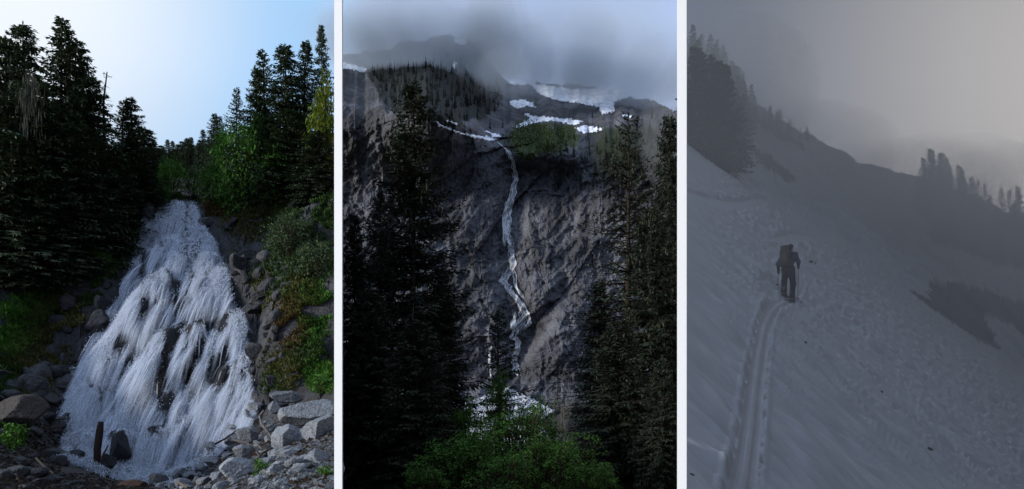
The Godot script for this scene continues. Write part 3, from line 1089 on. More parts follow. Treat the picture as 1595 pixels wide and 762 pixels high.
	for j in l.nd:
		if l.ds[j] < 37 or l.ds[j] > 66: continue
		for k in l.nu:
			var u := l.us[k]
			if u < 85 or u > 405: continue
			var v := HV - (l.y[j * l.nu + k] - EY) * F / l.ds[j]
			var w := wet(u, v)
			if w < 0.0: continue
			var n := 0.32 + 1.1 * flow.get_noise_2d(u * 2.2, v * 0.35) + 0.8 * flow2.get_noise_2d(u, v * 0.5) + 0.35 * sm(400, 330, v) + 0.3 * sm(650, 720, v) - 0.5 * sm(735, 755, v)
			for q in dark:
				var r: float = pow((u - q[0]) / q[2], 2) + pow((v - q[1]) / q[3], 2)
				if r < 1.6: n -= 0.8 * sm(1.6, 0.5, r)
			if n + rr(-0.5, 0.5) < 0.72: continue
			idx[j * l.nu + k] = film.v.size()
			film.v.append(Vector3((u - 797.5) / F * l.ds[j], l.y[j * l.nu + k] + 0.04 + rr(0, 0.05), -l.ds[j]))
			var kk := rr(0.5, 0.85)
			film.c.append(Color(kk, kk, kk))
	for key in idx:
		if idx.has(key + 1) and idx.has(key + l.nu):
			film.i.append(idx[key]); film.i.append(idx[key + l.nu]); film.i.append(idx[key + 1])
			if idx.has(key + l.nu + 1):
				film.i.append(idx[key + l.nu]); film.i.append(idx[key + l.nu + 1]); film.i.append(idx[key + 1])
	film.smooth()
	obj("foam", film.mesh(), M.water, o)

# small blades and leaves of the ground cover on the banks
func build_ground_cover() -> void:
	rng.seed = 99
	# [bearing, row, half width, half height, count, size, colour]
	var green := Color(0.07, 0.16, 0.03)
	var dark := Color(0.045, 0.08, 0.025)
	var olive := Color(0.10, 0.10, 0.035)
	var rust := Color(0.11, 0.075, 0.03)
	var spots := [[40, 490, 40, 26, 900, 0.2, green], [20, 530, 30, 26, 500, 0.22, green], [95, 455, 40, 40, 1400, 0.22, dark], [60, 560, 50, 50, 1200, 0.2, olive], [85, 500, 45, 40, 900, 0.22, olive], [15, 590, 20, 40, 600, 0.2, dark], [20, 670, 22, 28, 600, 0.16, green],
		[450, 380, 38, 30, 1500, 0.2, Color(0.075, 0.11, 0.055)], [495, 400, 30, 40, 1400, 0.2, Color(0.065, 0.11, 0.045)], [350, 315, 28, 16, 900, 0.24, olive], [335, 325, 18, 14, 500, 0.24, rust], [430, 340, 40, 20, 700, 0.2, dark], [470, 470, 30, 40, 700, 0.2, olive], [455, 510, 28, 40, 700, 0.18, rust], [490, 490, 25, 50, 800, 0.18, green],
		[500, 590, 24, 24, 900, 0.16, green], [440, 580, 30, 36, 900, 0.16, olive], [480, 555, 30, 30, 700, 0.16, dark], [425, 600, 20, 25, 400, 0.16, dark], [400, 330, 40, 20, 600, 0.22, olive], [130, 410, 60, 25, 900, 0.25, dark], [290, 305, 40, 10, 700, 0.25, Color(0.08, 0.12, 0.04)], [60, 420, 60, 20, 700, 0.25, dark], [505, 335, 20, 40, 500, 0.22, dark], [160, 420, 25, 20, 400, 0.2, dark], [410, 455, 20, 40, 350, 0.16, olive], [385, 350, 40, 30, 700, 0.2, olive], [440, 430, 50, 40, 900, 0.2, dark], [130, 450, 30, 30, 600, 0.2, dark], [40, 620, 40, 20, 500, 0.16, olive]]
	var g := Geo.new()
	for s in spots:
		for q in int(s[4] * 1.3):
			var a := rng.randf() * TAU
			var r := sqrt(rng.randf()) * (1.0 + 0.25 * rr(-1, 1))
			var u: float = s[0] + cos(a) * r * s[2]
			var v: float = s[1] + sin(a) * r * s[3]
			if u > 525 or u < -30: continue
			var d := left_land.hit(u, v, 27.0)
			if d < 0.0 or d > 70.0: continue
			var p := left_at(u, d) + Vector3(0, -0.03, 0)
			var c := vary(s[6], 0.4)
			for k in 3:
				var up: Vector3 = Vector3(rr(-0.8, 0.8), rr(0.2, 1.1), rr(-0.5, 0.9)).normalized() * s[5] * rr(0.6, 2.0)
				g.kite(p + Vector3(rr(-0.12, 0.12), rr(0, 0.1), rr(-0.1, 0.1)), up, Vector3(rr(-1, 1), rr(-0.3, 0.3), rr(-1, 1)).normalized() * s[5] * 0.2, Vector3.UP * 0.02, c)
	tag(obj("undergrowth", g.mesh(), M.moss), "moss, grass and ferns covering the gorge banks", "undergrowth", "", "stuff")

func build_left_things() -> void:
	build_water()
	build_ground_cover()
	# conifers
	var kinds := [conifer(101, {"per": 7, "spray": 1.15, "hang": 0.75, "droop": 0.75, "power": 0.7}), conifer(102, {"per": 7, "spray": 1.15, "gap": 0.2, "droop": 0.6, "hang": 0.6}), conifer(103, {"per": 6, "gap": 0.28, "power": 0.85, "droop": 0.45}), conifer(104, {"per": 7, "spray": 1.15, "power": 0.6, "droop": 0.8, "hang": 0.8, "gap": 0.18, "bare": 0.08})]
	var list := [
		[16, 62, 57, 46, 0, "tall dark conifer at the far left, behind the grey lichen-hung boughs"],
		[42, 36, 61, 40, 3, "blunt-topped dark conifer left of the tallest one"],
		[92, 30, 60, 42, 1, "tallest dark conifer left of the waterfall, with a pointed tip"],
		[120, 66, 62, 44, 0, "broad dark conifer right of the tallest left one"],
		[143, 118, 60, 40, 3, "dark conifer left of the thin bare snag"],
		[60, 128, 54, 52, 3, "wide drooping conifer draped with grey lichen"],
		[-8, 150, 52, 50, 1, "dark conifer cut by the left edge of the view"],
		[30, 210, 51, 56, 0, "low dark conifer above the left cliff"],
		[105, 180, 54, 56, 0, "dense dark conifer above the left bank's ferns"],
		[150, 205, 56, 46, 1, "dark conifer above the pale sapling"],
		[190, 158, 66, 26, 2, "forked-looking conifer right of the bare snag"],
		[206, 153, 64, 28, 1, "sparse conifer rising behind the left of the falls"],
		[225, 200, 68, 26, 3, "short conifer beside the skyline gap"],
		[178, 235, 58, 42, 0, "dark conifer leaning over the upper falls"],
		[212, 255, 61, 32, 3, "dark bushy conifer at the left lip of the falls"],
		[75, 262, 52, 50, 3, "dark low conifer over the left rocks"],
		[8, 285, 50, 40, 3, "dark low conifer at the left edge over the cliff"],
		[140, 300, 55, 40, 0, "dark low conifer just left of the upper falls"],
		[368, 138, 74, 20, 2, "slim conifer standing alone right of the skyline gap"],
		[398, 108, 68, 26, 1, "ragged conifer left of the right-hand clump"],
		[412, 78, 67, 30, 2, "leaning ragged conifer in the right-hand clump"],
		[441, 68, 66, 34, 0, "dense dark conifer in the middle of the right-hand clump"],
		[474, 66, 68, 26, 1, "dark conifer right of the clump's middle"],
		[502, 40, 66, 19, 1, "tall dark conifer at the right edge of the gorge"],
		[455, 170, 60, 42, 0, "dark drooping conifer above the right bank"],
		[425, 185, 63, 34, 3, "dark conifer behind the bright shrubs on the right bank"],
		[490, 205, 57, 30, 3, "dark conifer under the yellow-green maple"],
		[345, 182, 88, 16, 2, "thin conifer on the skyline left of the lone one"],
		[333, 178, 92, 15, 1, "small conifer at the right end of the skyline gap"]]
	for t in list:
		rng.seed = int(t[0] * 7 + t[1] + 1000)
		var base := left_at(t[0], t[2])
		var top := at(t[0], t[1], t[2]).y
		stand(kinds[t[4]], "conifer", t[5], base - Vector3(0, 0.3, 0), top - base.y + 0.3, t[3] * 1.8 / F * t[2], "dark conifers round the waterfall", rng.randf() * TAU, rr(-0.03, 0.03))
	rng.seed = 77
	for u in [238, 246, 255, 262, 269, 276, 284, 292, 300, 308, 316, 324, 252, 273, 297, 312]:
		var d := rr(96, 122)
		var base := left_at(u, d)
		var top := at(u, rr(212, 238) - (12 if u > 300 else 0), d).y
		stand(kinds[rng.randi() % 4], "fir", "small dark fir on the skyline " + ("left of the gap above the falls" if u < 256 else ("in the middle of the gap above the falls" if u < 288 else "at the right of the gap above the falls")), base, top - base.y, rr(14, 22) / F * d, "small firs along the skyline above the falls", rng.randf() * TAU)
	# bare snag
	var sp := left_at(160, 63)
	var sh := at(160, 112, 63).y - sp.y
	var sn := thing("snag", "thin bare dead tree with short twigs against the bright sky", "dead tree", sp)
	var sg := Geo.new()
	sg.tube([Vector3.ZERO, Vector3(0.1, sh * 0.5, 0), Vector3(0.05, sh * 0.8, 0), Vector3(0.35, sh, 0)], [0.2, 0.13, 0.09, 0.04], 6, Color(0.09, 0.075, 0.06))
	sg.smooth()
	obj("trunk", sg.mesh(), M.bark, sn)
	var tw := Geo.new()
	for q in 46:
		var h := sh * rr(0.55, 1.0)
		var a := rng.randf() * TAU
		var L := rr(0.25, 0.8)
		tw.tube([Vector3(0.1, h, 0), Vector3(0.1 + cos(a) * L, h + rr(-0.25, 0.15), sin(a) * L)], [0.03, 0.012], 3, Color(0.08, 0.07, 0.055))
	tw.smooth()
	obj("twigs", tw.mesh(), M.bark, sn).set_meta("kind", "stuff")
	# lichen hanging in the left conifers
	var li := Geo.new()
	for q in 420:
		var u := 46.0 + 26.0 * rr(-1, 1) * rr(0.3, 1)
		var v: float = rr(104, 196) + abs(u - 46) * 1.2
		var d := rr(51.0, 53.6)
		li.kite(at(u, v, d), Vector3(rr(-0.08, 0.08), -rr(0.4, 1.3), 0), Vector3(rr(0.015, 0.04), 0, rr(-0.03, 0.03)), Vector3.ZERO, vary(Color(0.06, 0.064, 0.052), 0.35))
	tag(obj("lichen", li.mesh(), M.moss), "grey beard lichen hanging from the left conifers", "lichen", "", "stuff")
	# broadleaf shrubs and saplings
	var b1 := leafy(201, 5, 150, 22, 0.05)
	var b2 := leafy(202, 4, 110, 20, 0.065, {"top": 0.45})
	var b3 := leafy(203, 3, 60, 16, 0.085)
	var b4 := leafy(204, 1, 26, 16, 0.03, {"low": 0.86, "top": 0.12})
	var shrubs := [
		[372, 196, 292, 62, 42, 0, "leaf", "large bright green alder shrub right of the skyline gap"],
		[405, 186, 240, 66, 26, 1, "leaf", "green shrub at the foot of the ragged right conifers"],
		[346, 208, 262, 66, 18, 1, "leaf", "light green shrub left of the large alder"],
		[432, 233, 296, 60, 30, 2, "leaf", "yellow-green leafy maple sapling on the right bank"],
		[508, 118, 200, 60, 18, 2, "leaf_yellow", "yellow-green maple at the right edge of the gorge, upper one"],
		[496, 165, 236, 59, 26, 2, "leaf_yellow", "yellow-green maple at the right edge of the gorge, lower one"],
		[268, 248, 312, 68, 22, 0, "leaf", "green shrub right above the lip of the falls"],
		[256, 258, 320, 65, 12, 1, "leaf", "small green shrub at the left of the lip of the falls"],
		[300, 262, 315, 68, 22, 0, "leaf_grey", "grey-green shrub at the right of the lip of the falls"],
		[330, 262, 312, 66, 26, 0, "leaf", "dull green shrub between the lip and the large alder"],
		[450, 338, 404, 55, 36, 0, "leaf_grey", "grey-green willow shrub on the right bank"],
		[494, 376, 440, 52, 30, 0, "leaf_grey", "grey-green shrub below the willow at the right edge"],
		[154, 392, 422, 50, 20, 1, "leaf", "small green shrub on the dark bank left of the falls"],
		[395, 265, 320, 60, 30, 1, "leaf", "dark green shrub under the large alder"]]
	for s in shrubs:
		rng.seed = int(s[0] * 3 + s[1])
		var d: float = left_land.hit(s[0], s[2], 42.0)
		if d < 0.0 or d > s[3] + 6.0: d = s[3]
		var base := left_at(s[0], d)
		var low := at(s[0], s[2], d).y
		base.y = min(base.y, low) - 0.2
		var top := at(s[0], s[1], d).y
		bush([b1, b2, b3, b4][s[5]], "shrub", s[7], "shrub", base, top - base.y, s[4] / F * d, M[s[6]], "leafy shrubs on the gorge banks", rng.randf() * TAU)
	build_rubble()

const RUBBLE_MARKS := [[405, 655, "beside the curved driftwood"], [425, 640, "below the dark boulder by the falls"], [350, 690, "at the water's edge by the brown twig"], [386, 676, "around the slab above the driftwood"], [370, 700, "under the long grey stick"], [310, 722, "on the water's lower right edge"], [330, 745, "at the bottom edge left of the whitish boulder"], [374, 733, "touching the whitish speckled boulder"], [290, 752, "at the bottom edge by the tan stick"], [245, 755, "at the bottom edge under the falls"], [404, 730, "round the leafy plant"], [400, 752, "at the bottom edge below the leafy plant"], [440, 720, "between the plant and the pale pole"], [450, 752, "at the bottom edge beside the pale pole"], [470, 712, "under the largest boulder"], [425, 690, "against the left face of the angular boulder"]]
const LEFT_MARKS := [[30, 620, "above the brown slab boulder"], [75, 640, "right of the brown slab boulder"], [90, 670, "by the dark branch at the water's left edge"], [40, 680, "just below the brown slab boulder"], [15, 690, "by the green plant at the left edge"], [64, 722, "round the dark stick on the left bank"], [95, 715, "at the lower left edge of the water"], [28, 752, "by the reddish stick in the corner"], [75, 755, "at the bottom edge left of the falls"], [130, 756, "at the bottom edge under the left of the falls"], [195, 757, "by the reddish flat stone at the bottom"]]
const BANK_MARKS := [[220, 350, "left of the top of the falls"], [195, 420, "left of the upper falls"], [150, 500, "left of the middle of the falls"], [110, 570, "left of the lower falls"], [90, 630, "above the brown slab boulder"], [320, 350, "right of the top of the falls"], [360, 380, "below the large alder"], [400, 420, "below the grey-green willow"], [390, 470, "right of the middle of the falls"], [440, 500, "among the rusty plants on the right"], [400, 560, "right of the lower falls"], [420, 610, "above the dark flat boulder"]]

func nearest(u: float, v: float, marks: Array) -> String:
	var best := 1e9
	var text := ""
	for m in marks:
		var e: float = Vector2(u - m[0], v - m[1]).length()
		if e < best:
			best = e
			text = m[2]
	return text

func sized(s: float) -> String:
	return "tiny" if s < 0.11 * 1.0 else ("small" if s < 0.17 else ("middle-sized" if s < 0.24 else "larger"))

func rest(o: Node3D, p: Vector3, size: Vector3, turn: Vector3) -> void:
	o.position = p
	o.rotation = turn
	o.scale = size

func build_rubble() -> void:
	var grey := Color(0.38, 0.4, 0.43)
	# named boulders: bearing and row of the middle, width and height in photograph pixels, distance
	var bl := [
		[487, 648, 82, 46, 31.0, "long flat-topped pale grey boulder, uppermost of the large ones", 301, Vector3(0, 0.3, -0.12), 1.0],
		[498, 679, 66, 62, 28.5, "largest pale grey boulder at the right edge, faceted", 302, Vector3(0.2, 1.1, 0.3), 0.95],
		[447, 684, 48, 56, 28.5, "pale grey angular boulder left of the largest one", 303, Vector3(0.4, 2.1, 0.2), 1.05],
		[501, 727, 56, 48, 24.0, "grey boulder in the lower right corner behind a leafy plant", 304, Vector3(0.1, 2.9, 0.1), 0.9],
		[514, 752, 26, 24, 21.0, "small pale boulder in the very corner under the large grey one", 305, Vector3(0.6, 0.4, 0.3), 1.0],
		[446, 620, 40, 20, 33.0, "dark grey flat boulder above the long pale one", 306, Vector3(0.2, 0.2, -0.1), 0.6],
		[430, 637, 24, 20, 32.5, "small dark boulder left of the long pale one", 307, Vector3(0.2, 1.2, 0.3), 0.7],
		[374, 733, 54, 36, 25.0, "whitish speckled boulder in the middle of the rubble", 308, Vector3(0.1, 0.9, 0.2), 1.25],
		[386, 676, 34, 24, 30.0, "grey slab above the driftwood in the rubble", 309, Vector3(0.3, 0.5, 0.35), 0.7],
		[376, 706, 30, 24, 28.0, "grey slab left of the leafy plant", 310, Vector3(0.3, 2.2, -0.3), 0.8],
		[418, 722, 28, 22, 26.0, "blue-grey stone behind the leafy plant", 311, Vector3(0.3, 1.4, 0.2), 0.95],
		[400, 752, 26, 18, 22.0, "flat pale stone below the leafy plant", 312, Vector3(0.1, 0.4, 0.5), 1.0],
		[455, 748, 30, 20, 22.0, "grey stone between the plant and the corner boulder", 313, Vector3(0.2, 1.4, 0.1), 0.9],
		[30, 646, 74, 46, 36.0, "large brownish slab boulder at the left edge by the falls", 314, Vector3(0.15, 0.5, 0.22), 0.62],
		[166, 722, 30, 26, 38.2, "dark wet boulder standing in the foot of the falls", 315, Vector3(0.3, 0.4, 0.2), 0.2],
		[188, 700, 34, 44, 40.4, "black wet rock behind the stump in the falls", 316, Vector3(0.1, 1.4, 0.1), 0.2],
		[118, 712, 22, 18, 37.5, "dark wet stone left of the stump in the falls", 317, Vector3(0.1, 0.4, 0.1), 0.25],
		[246, 745, 26, 16, 33.0, "dark wet stone at the bottom edge of the falls", 318, Vector3(0.3, 0.9, 0.1), 0.3],
		[205, 757, 40, 14, 30.0, "reddish brown flat stone at the bottom edge", 319, Vector3(0.1, 0.3, 0.0), 0.7]]
	for b in bl:
		var col: Color = grey * b[8]
		if b[5].contains("brown"): col = Color(0.11, 0.095, 0.085) if not b[5].contains("red") else Color(0.16, 0.09, 0.06)
		var d: float = b[4]
		var p := at(b[0], b[1], d)
		var o := obj("boulder", stone_mesh(b[6], 11, 22, col, 0.012, true), M.stone)
		tag(o, b[5], "boulder", "boulders at the foot of the waterfall")
		rest(o, p, Vector3(b[2] / F * d * 0.56, b[3] / F * d * 0.56, b[2] / F * d * 0.48), b[7])
	# rubble
	rng.seed = 5150
	var protos := []
	for q in 10: protos.append(stone_mesh(400 + q, 9, 8, grey * rr(0.65, 1.05), 0.015, true))
	var browns := []
	for q in 4: browns.append(stone_mesh(430 + q, 9, 8, Color(0.085, 0.086, 0.092) * rr(0.7, 1.3), 0.015, true))
	var n := 0
	var field := [Vector2(395, 640), Vector2(425, 650), Vector2(430, 700), Vector2(480, 705), Vector2(470, 762), Vector2(225, 764), Vector2(262, 742), Vector2(312, 716), Vector2(350, 688), Vector2(376, 660)]
	while n < 190:
		var u := rr(225, 500)
		var v := rr(640, 764)
		if not inside(field, u, v): continue
		n += 1
		var p := left_hit(u, v)
		var s := (rr(2.5, 8.0) + (7.0 if rng.randf() < 0.22 else 0.0)) / F * -p.z
		var o := obj("stone", protos[rng.randi() % 10], M.stone)
		tag(o, sized(s * 26.0 / -p.z) + " grey angular stone " + nearest(u, v, RUBBLE_MARKS), "stone", "stones in the rubble right of the falls")
		rest(o, p + Vector3(0, s * 0.2, 0), Vector3(s * rr(0.9, 1.5), s * rr(0.45, 0.8), s * rr(0.8, 1.3)), Vector3(rr(-0.4, 0.4), rng.randf() * TAU, rr(-0.4, 0.4)))
	n = 0
	while n < 85:
		var u := rr(-10, 235)
		var v := rr(590, 764)
		if u > 105 and v < 742: continue
		n += 1
		var p := left_hit(u, v)
		var s := (rr(2.5, 8.0) + (7.0 if rng.randf() < 0.2 else 0.0)) / F * -p.z
		var o := obj("stone", browns[rng.randi() % 4], M.stone)
		tag(o, sized(s * 30.0 / -p.z) + " dark wet stone " + nearest(u, v, LEFT_MARKS), "stone", "dark stones left of the foot of the falls")
		rest(o, p + Vector3(0, s * 0.2, 0), Vector3(s * rr(0.9, 1.4), s * rr(0.5, 0.9), s * rr(0.8, 1.3)), Vector3(rr(-0.4, 0.4), rng.randf() * TAU, rr(-0.4, 0.4)))
	# dark blocks on the banks beside the water
	n = 0
	while n < 80:
		var side := rng.randf() < 0.5
		var v := rr(340, 640)
		var u: float = (curve(WV, WL, v) - rr(4, 110)) if side else (curve(WV, WR, v) + rr(3, 70))
		if u > 505: continue
		n += 1
		var p := left_hit(u, v, 34.0)
		var s: float = (rr(6.0, 22.0) if side else rr(5.0, 15.0)) / F * -p.z
		var o := obj("crag", browns[rng.randi() % 4], M.rock)
		tag(o, ("wide" if s > 0.5 else "narrow") + " dark rock block jutting from the bank " + nearest(u, v, BANK_MARKS), "rock", "blocks of rock beside the falls")
		rest(o, p - Vector3(0, s * 0.1, 0), Vector3(s * rr(0.8, 1.7), s * rr(0.5, 1.2), s), Vector3(rr(-0.4, 0.4), rng.randf() * TAU, rr(-0.5, 0.5)))
	# gravel between the stones
	var gr := Geo.new()
	for q in 15000:
		var u := rr(-20, 525)
		var v := rr(640, 768)
		if wet(u, v) > -0.05 and v < 738: continue
		var p := left_hit(u, v)
		if -p.z > 40.0: continue
		var c := vary((grey * rr(0.4, 0.9) if rng.randf() < 0.6 else Color(0.09, 0.065, 0.045)) if u > 240 else Color(0.05, 0.042, 0.036), 0.25)
		var s := rr(0.02, 0.07) * (2.2 if rng.randf() < 0.12 else 1.0)
		var a := p + Vector3(rr(-s, s) * 1.4, s * 0.9, rr(-s, s))
		var c1 := p + Vector3(-s * 1.3, 0, s); var c2 := p + Vector3(s * 1.3, 0, s * 0.8); var c3 := p + Vector3(rr(-s, s), 0.01, -s)
		gr.tri(a, c2, c1, c); gr.tri(a, c3, c2, c); gr.tri(a, c1, c3, c)
	tag(obj("gravel", gr.mesh(), M.soil), "gravel and wood chips between the stones", "gravel", "", "stuff")
	# driftwood: bearing, row and distance of the points, thickness
	var pale := Color(0.24, 0.22, 0.2)
	var logs := [
		[[[411, 640, 31], [404, 648, 31], [408, 662, 30.5], [418, 674, 30], [424, 684, 29.5]], 0.07, pale, "curved pale driftwood branch left of the large boulders"],
		[[[416, 668, 29.5], [424, 662, 30], [432, 656, 30.5]], 0.05, pale, "short forked pale driftwood beside the curved branch"],
		[[[362, 685, 29], [384, 690, 28.5], [398, 700, 28], [404, 712, 27.5]], 0.07, Color(0.16, 0.14, 0.13), "long grey driftwood stick lying across the rubble"],
		[[[396, 688, 28], [408, 700, 27.2]], 0.045, pale, "straight pale stick crossing the long grey one"],
		[[[398, 720, 26], [408, 706, 27], [424, 698, 27.5]], 0.06, Color(0.13, 0.11, 0.09), "brown crooked driftwood above the leafy plant"],
		[[[334, 692, 30], [350, 684, 30.3], [372, 668, 31]], 0.05, Color(0.12, 0.08, 0.06), "brown twig at the water's edge in the rubble"],
		[[[474, 732, 23.5], [496, 760, 22]], 0.06, Color(0.3, 0.3, 0.3), "pale straight pole left of the corner boulder"],
		[[[462, 712, 26], [482, 710, 26.5]], 0.05, Color(0.16, 0.14, 0.12), "short grey log under the largest boulder"],
		[[[278, 752, 24], [292, 760, 23]], 0.06, Color(0.22, 0.17, 0.12), "short tan stick at the bottom edge"],
		[[[150, 728, 37], [151, 700, 37.2], [155, 672, 37.6], [157, 658, 37.8]], 0.24, Color(0.05, 0.03, 0.022), "thick broken reddish stump standing in the falls"],
		[[[158, 714, 37], [168, 694, 37.3]], 0.07, Color(0.15, 0.085, 0.05), "tan broken branch leaning beside the stump"],
		[[[56, 714, 30], [72, 730, 28], [84, 738, 27]], 0.06, Color(0.08, 0.06, 0.05), "dark stick on the left bank near the bottom"],
		[[[24, 740, 25], [34, 762, 23]], 0.06, Color(0.12, 0.07, 0.05), "reddish stick at the bottom left corner"],
		[[[70, 668, 35], [100, 664, 35.4]], 0.06, Color(0.07, 0.055, 0.045), "dark branch below the brown slab boulder"]]
	for e in logs:
		var pts := []
		var rad := []
		var o0 := at(e[0][0][0], e[0][0][1], e[0][0][2])
		for p in e[0]:
			pts.append(at(p[0], p[1], p[2]) - o0)
			rad.append(e[1] * rr(0.7, 1.1) * (1.0 - 0.35 * pts.size() / e[0].size()))
		var lg := Geo.new()
		lg.tube(pts, rad, 7, e[2], 0.15, rng)
		lg.smooth()
		var o := obj("driftwood" if e[1] < 0.2 else "stump", lg.mesh(), M.stone)
		o.position = o0
		tag(o, e[3], "driftwood" if e[1] < 0.2 else "stump", "driftwood at the foot of the falls" if e[1] < 0.2 else "")
	# leafy plants in the rubble
	var pl := leafy(210, 4, 34, 10, 0.14, {"top": 0.6})
	for s in [[404, 712, 748, 23.5, 14, "bright green leafy plant growing in the rubble"], [504, 724, 752, 20.5, 17, "green leafy plant in front of the corner boulder"], [498, 580, 612, 32.5, 20, "bright green plant above the large boulders at the right edge"], [22, 655, 700, 33, 18, "green plant below the brown slab boulder"]]:
		var base := at(s[0], s[2], s[3])
		bush(pl, "plant", s[5], "plant", base, (s[2] - s[1]) / F * s[3], s[4] / F * s[3], M.leaf, "leafy plants among the stones", s[0])

# ------------------------------------------------------------------ middle: the mountain and its forest
func fir_mesh(sd: int, n: int, col: Color) -> ArrayMesh:
	rng.seed = sd
	var g := Geo.new()
	g.tube([Vector3.ZERO, Vector3(0, 1, 0)], [0.02, 0.004], 4, Color(0.03, 0.025, 0.02))
	for q in n:
		var t := pow(rng.randf(), 0.75)
		var a := rng.randf() * TAU
		var L := 0.17 * (1.0 - t * 0.9) * rr(0.6, 1.25)
		var out := Vector3(cos(a), 0, sin(a))
		g.kite(Vector3(0, 0.08 + t * 0.9, 0), out * L + Vector3(0, -L * rr(0.1, 0.7), 0), Vector3(-sin(a), 0, cos(a)) * L * 0.28, Vector3(0, 0.01, 0), vary(col, 0.3))
	return g.mesh()

func many(called: String, m: Mesh, material: Material, places: Array, label: String, cat: String) -> void:
	var mm := MultiMesh.new()
	mm.transform_format = MultiMesh.TRANSFORM_3D
	mm.mesh = m
	mm.instance_count = places.size()
	for q in places.size(): mm.set_instance_transform(q, places[q])
	var o := MultiMeshInstance3D.new()
	o.multimesh = mm
	o.material_override = material
	o.name = numbered(called)
	add_child(o, true)
	tag(o, label, cat, "", "stuff")

func build_cascade() -> void:
	rng.seed = 31337
	var g := Geo.new()
	var mist := Geo.new()
	var wob := fnl(91, 0.04, 3)
	var paths := [
		[[[775, 219], [782, 226], [791, 234], [797, 246], [801, 262], [803, 280], [800, 298], [793, 318], [790, 340], [791, 365], [797, 388], [798, 412], [790, 428], [783, 438], [792, 450], [803, 462], [812, 476], [818, 490], [814, 502], [806, 514], [800, 524], [807, 532], [806, 545], [801, 556], [803, 572], [803, 586]],
			[2, 2, 3, 4, 4, 4, 5, 6, 6, 6, 5, 5, 7, 8, 7, 5, 5, 7, 9, 10, 7, 4, 4, 4, 5, 5], 260],
		[[[798, 300], [788, 326], [785, 350], [786, 384]], [2, 3, 3, 2], 14],
		[[[797, 404], [800, 428], [804, 448], [816, 466]], [2, 3, 3, 2], 10],
		[[[812, 476], [823, 488], [824, 504], [816, 514]], [3, 3, 4, 3], 16],
		[[[803, 484], [801, 500], [799, 520]], [3, 4, 3], 14],
		[[[767, 534], [763, 548], [763, 566], [765, 588]], [1.5, 2, 2, 2], 16]]
	for p in paths:
		var n: int = p[0].size()
		for s in p[2]:
			var a := pow(rng.randf(), 0.75) * (n - 1) * (1.0 if n > 6 else 0.4)
			var b: float = min(a + rr(0.8, 4.0), n - 1.001)
			var off := rr(-1, 1)
			var soft: bool = s % 3 == 0
			var wid := rr(0.3, 0.7) if soft else rr(0.09, 0.26)
			var gg := mist if soft else g
			var k := rr(0.5, 0.85)
			var steps := int((b - a) * 8) + 3
			var prev := -1
			for q in steps + 1:
				var t: float = lerp(a, b, float(q) / steps)
				var j := int(t)
				var f := t - j
				var ua: float = lerp(float(p[0][j][0]), float(p[0][j + 1][0]), f)
				var va: float = lerp(float(p[0][j][1]), float(p[0][j + 1][1]), f)
				var w: float = lerp(float(p[1][j]), float(p[1][j + 1]), f)
				var u := ua + w * (off * 0.8 + 0.9 * wob.get_noise_2d(va * 1.5, s * 50.0))
				var e: float = wid * sin(PI * (0.1 + 0.8 * q / steps)) * rr(0.6, 1.3) / 0.4
				var z := gg.v.size()
				gg.v.append(mid_at(u - e, va, 1.6)); gg.v.append(mid_at(u, va, 1.9)); gg.v.append(mid_at(u + e, va, 1.6))
				var al: float = 0.7 * sin(PI * q / steps) if soft else 1.0
				gg.c.append(Color(k, k, k, 0.0 if soft else 1.0)); gg.c.append(Color(k, k, k, al)); gg.c.append(Color(k, k, k, 0.0 if soft else 1.0))
				if prev >= 0:
					for h in 2:
						gg.i.append(prev + h); gg.i.append(prev + h + 1); gg.i.append(z + h + 1)
						gg.i.append(prev + h); gg.i.append(z + h + 1); gg.i.append(z + h)
				prev = z
	g.smooth()
	mist.smooth()
	var o := obj("cascade", g.mesh(), M.bright_water)
	obj("spray", mist.mesh(), M.bright_veil, o)
	tag(o, "long thin white cascade braiding down the dark cliff", "", "", "structure")

func cloud(u: float, v: float, d: float, ru: float, rv: float, deep: float, density: float) -> void:
	var f := FogVolume.new()
	f.name = numbered("cloud")
	f.shape = RenderingServer.FOG_VOLUME_SHAPE_ELLIPSOID
	f.size = Vector3(ru * 2, rv * 2, deep / d * F) * d / F
	f.position = at(u, v, d)
	var m := FogMaterial.new()
	m.albedo = Color(0.9, 0.95, 1.0)
	m.density = density * 1.05
	f.material = m
	add_child(f)
	tag(f, "", "", "", "stuff")

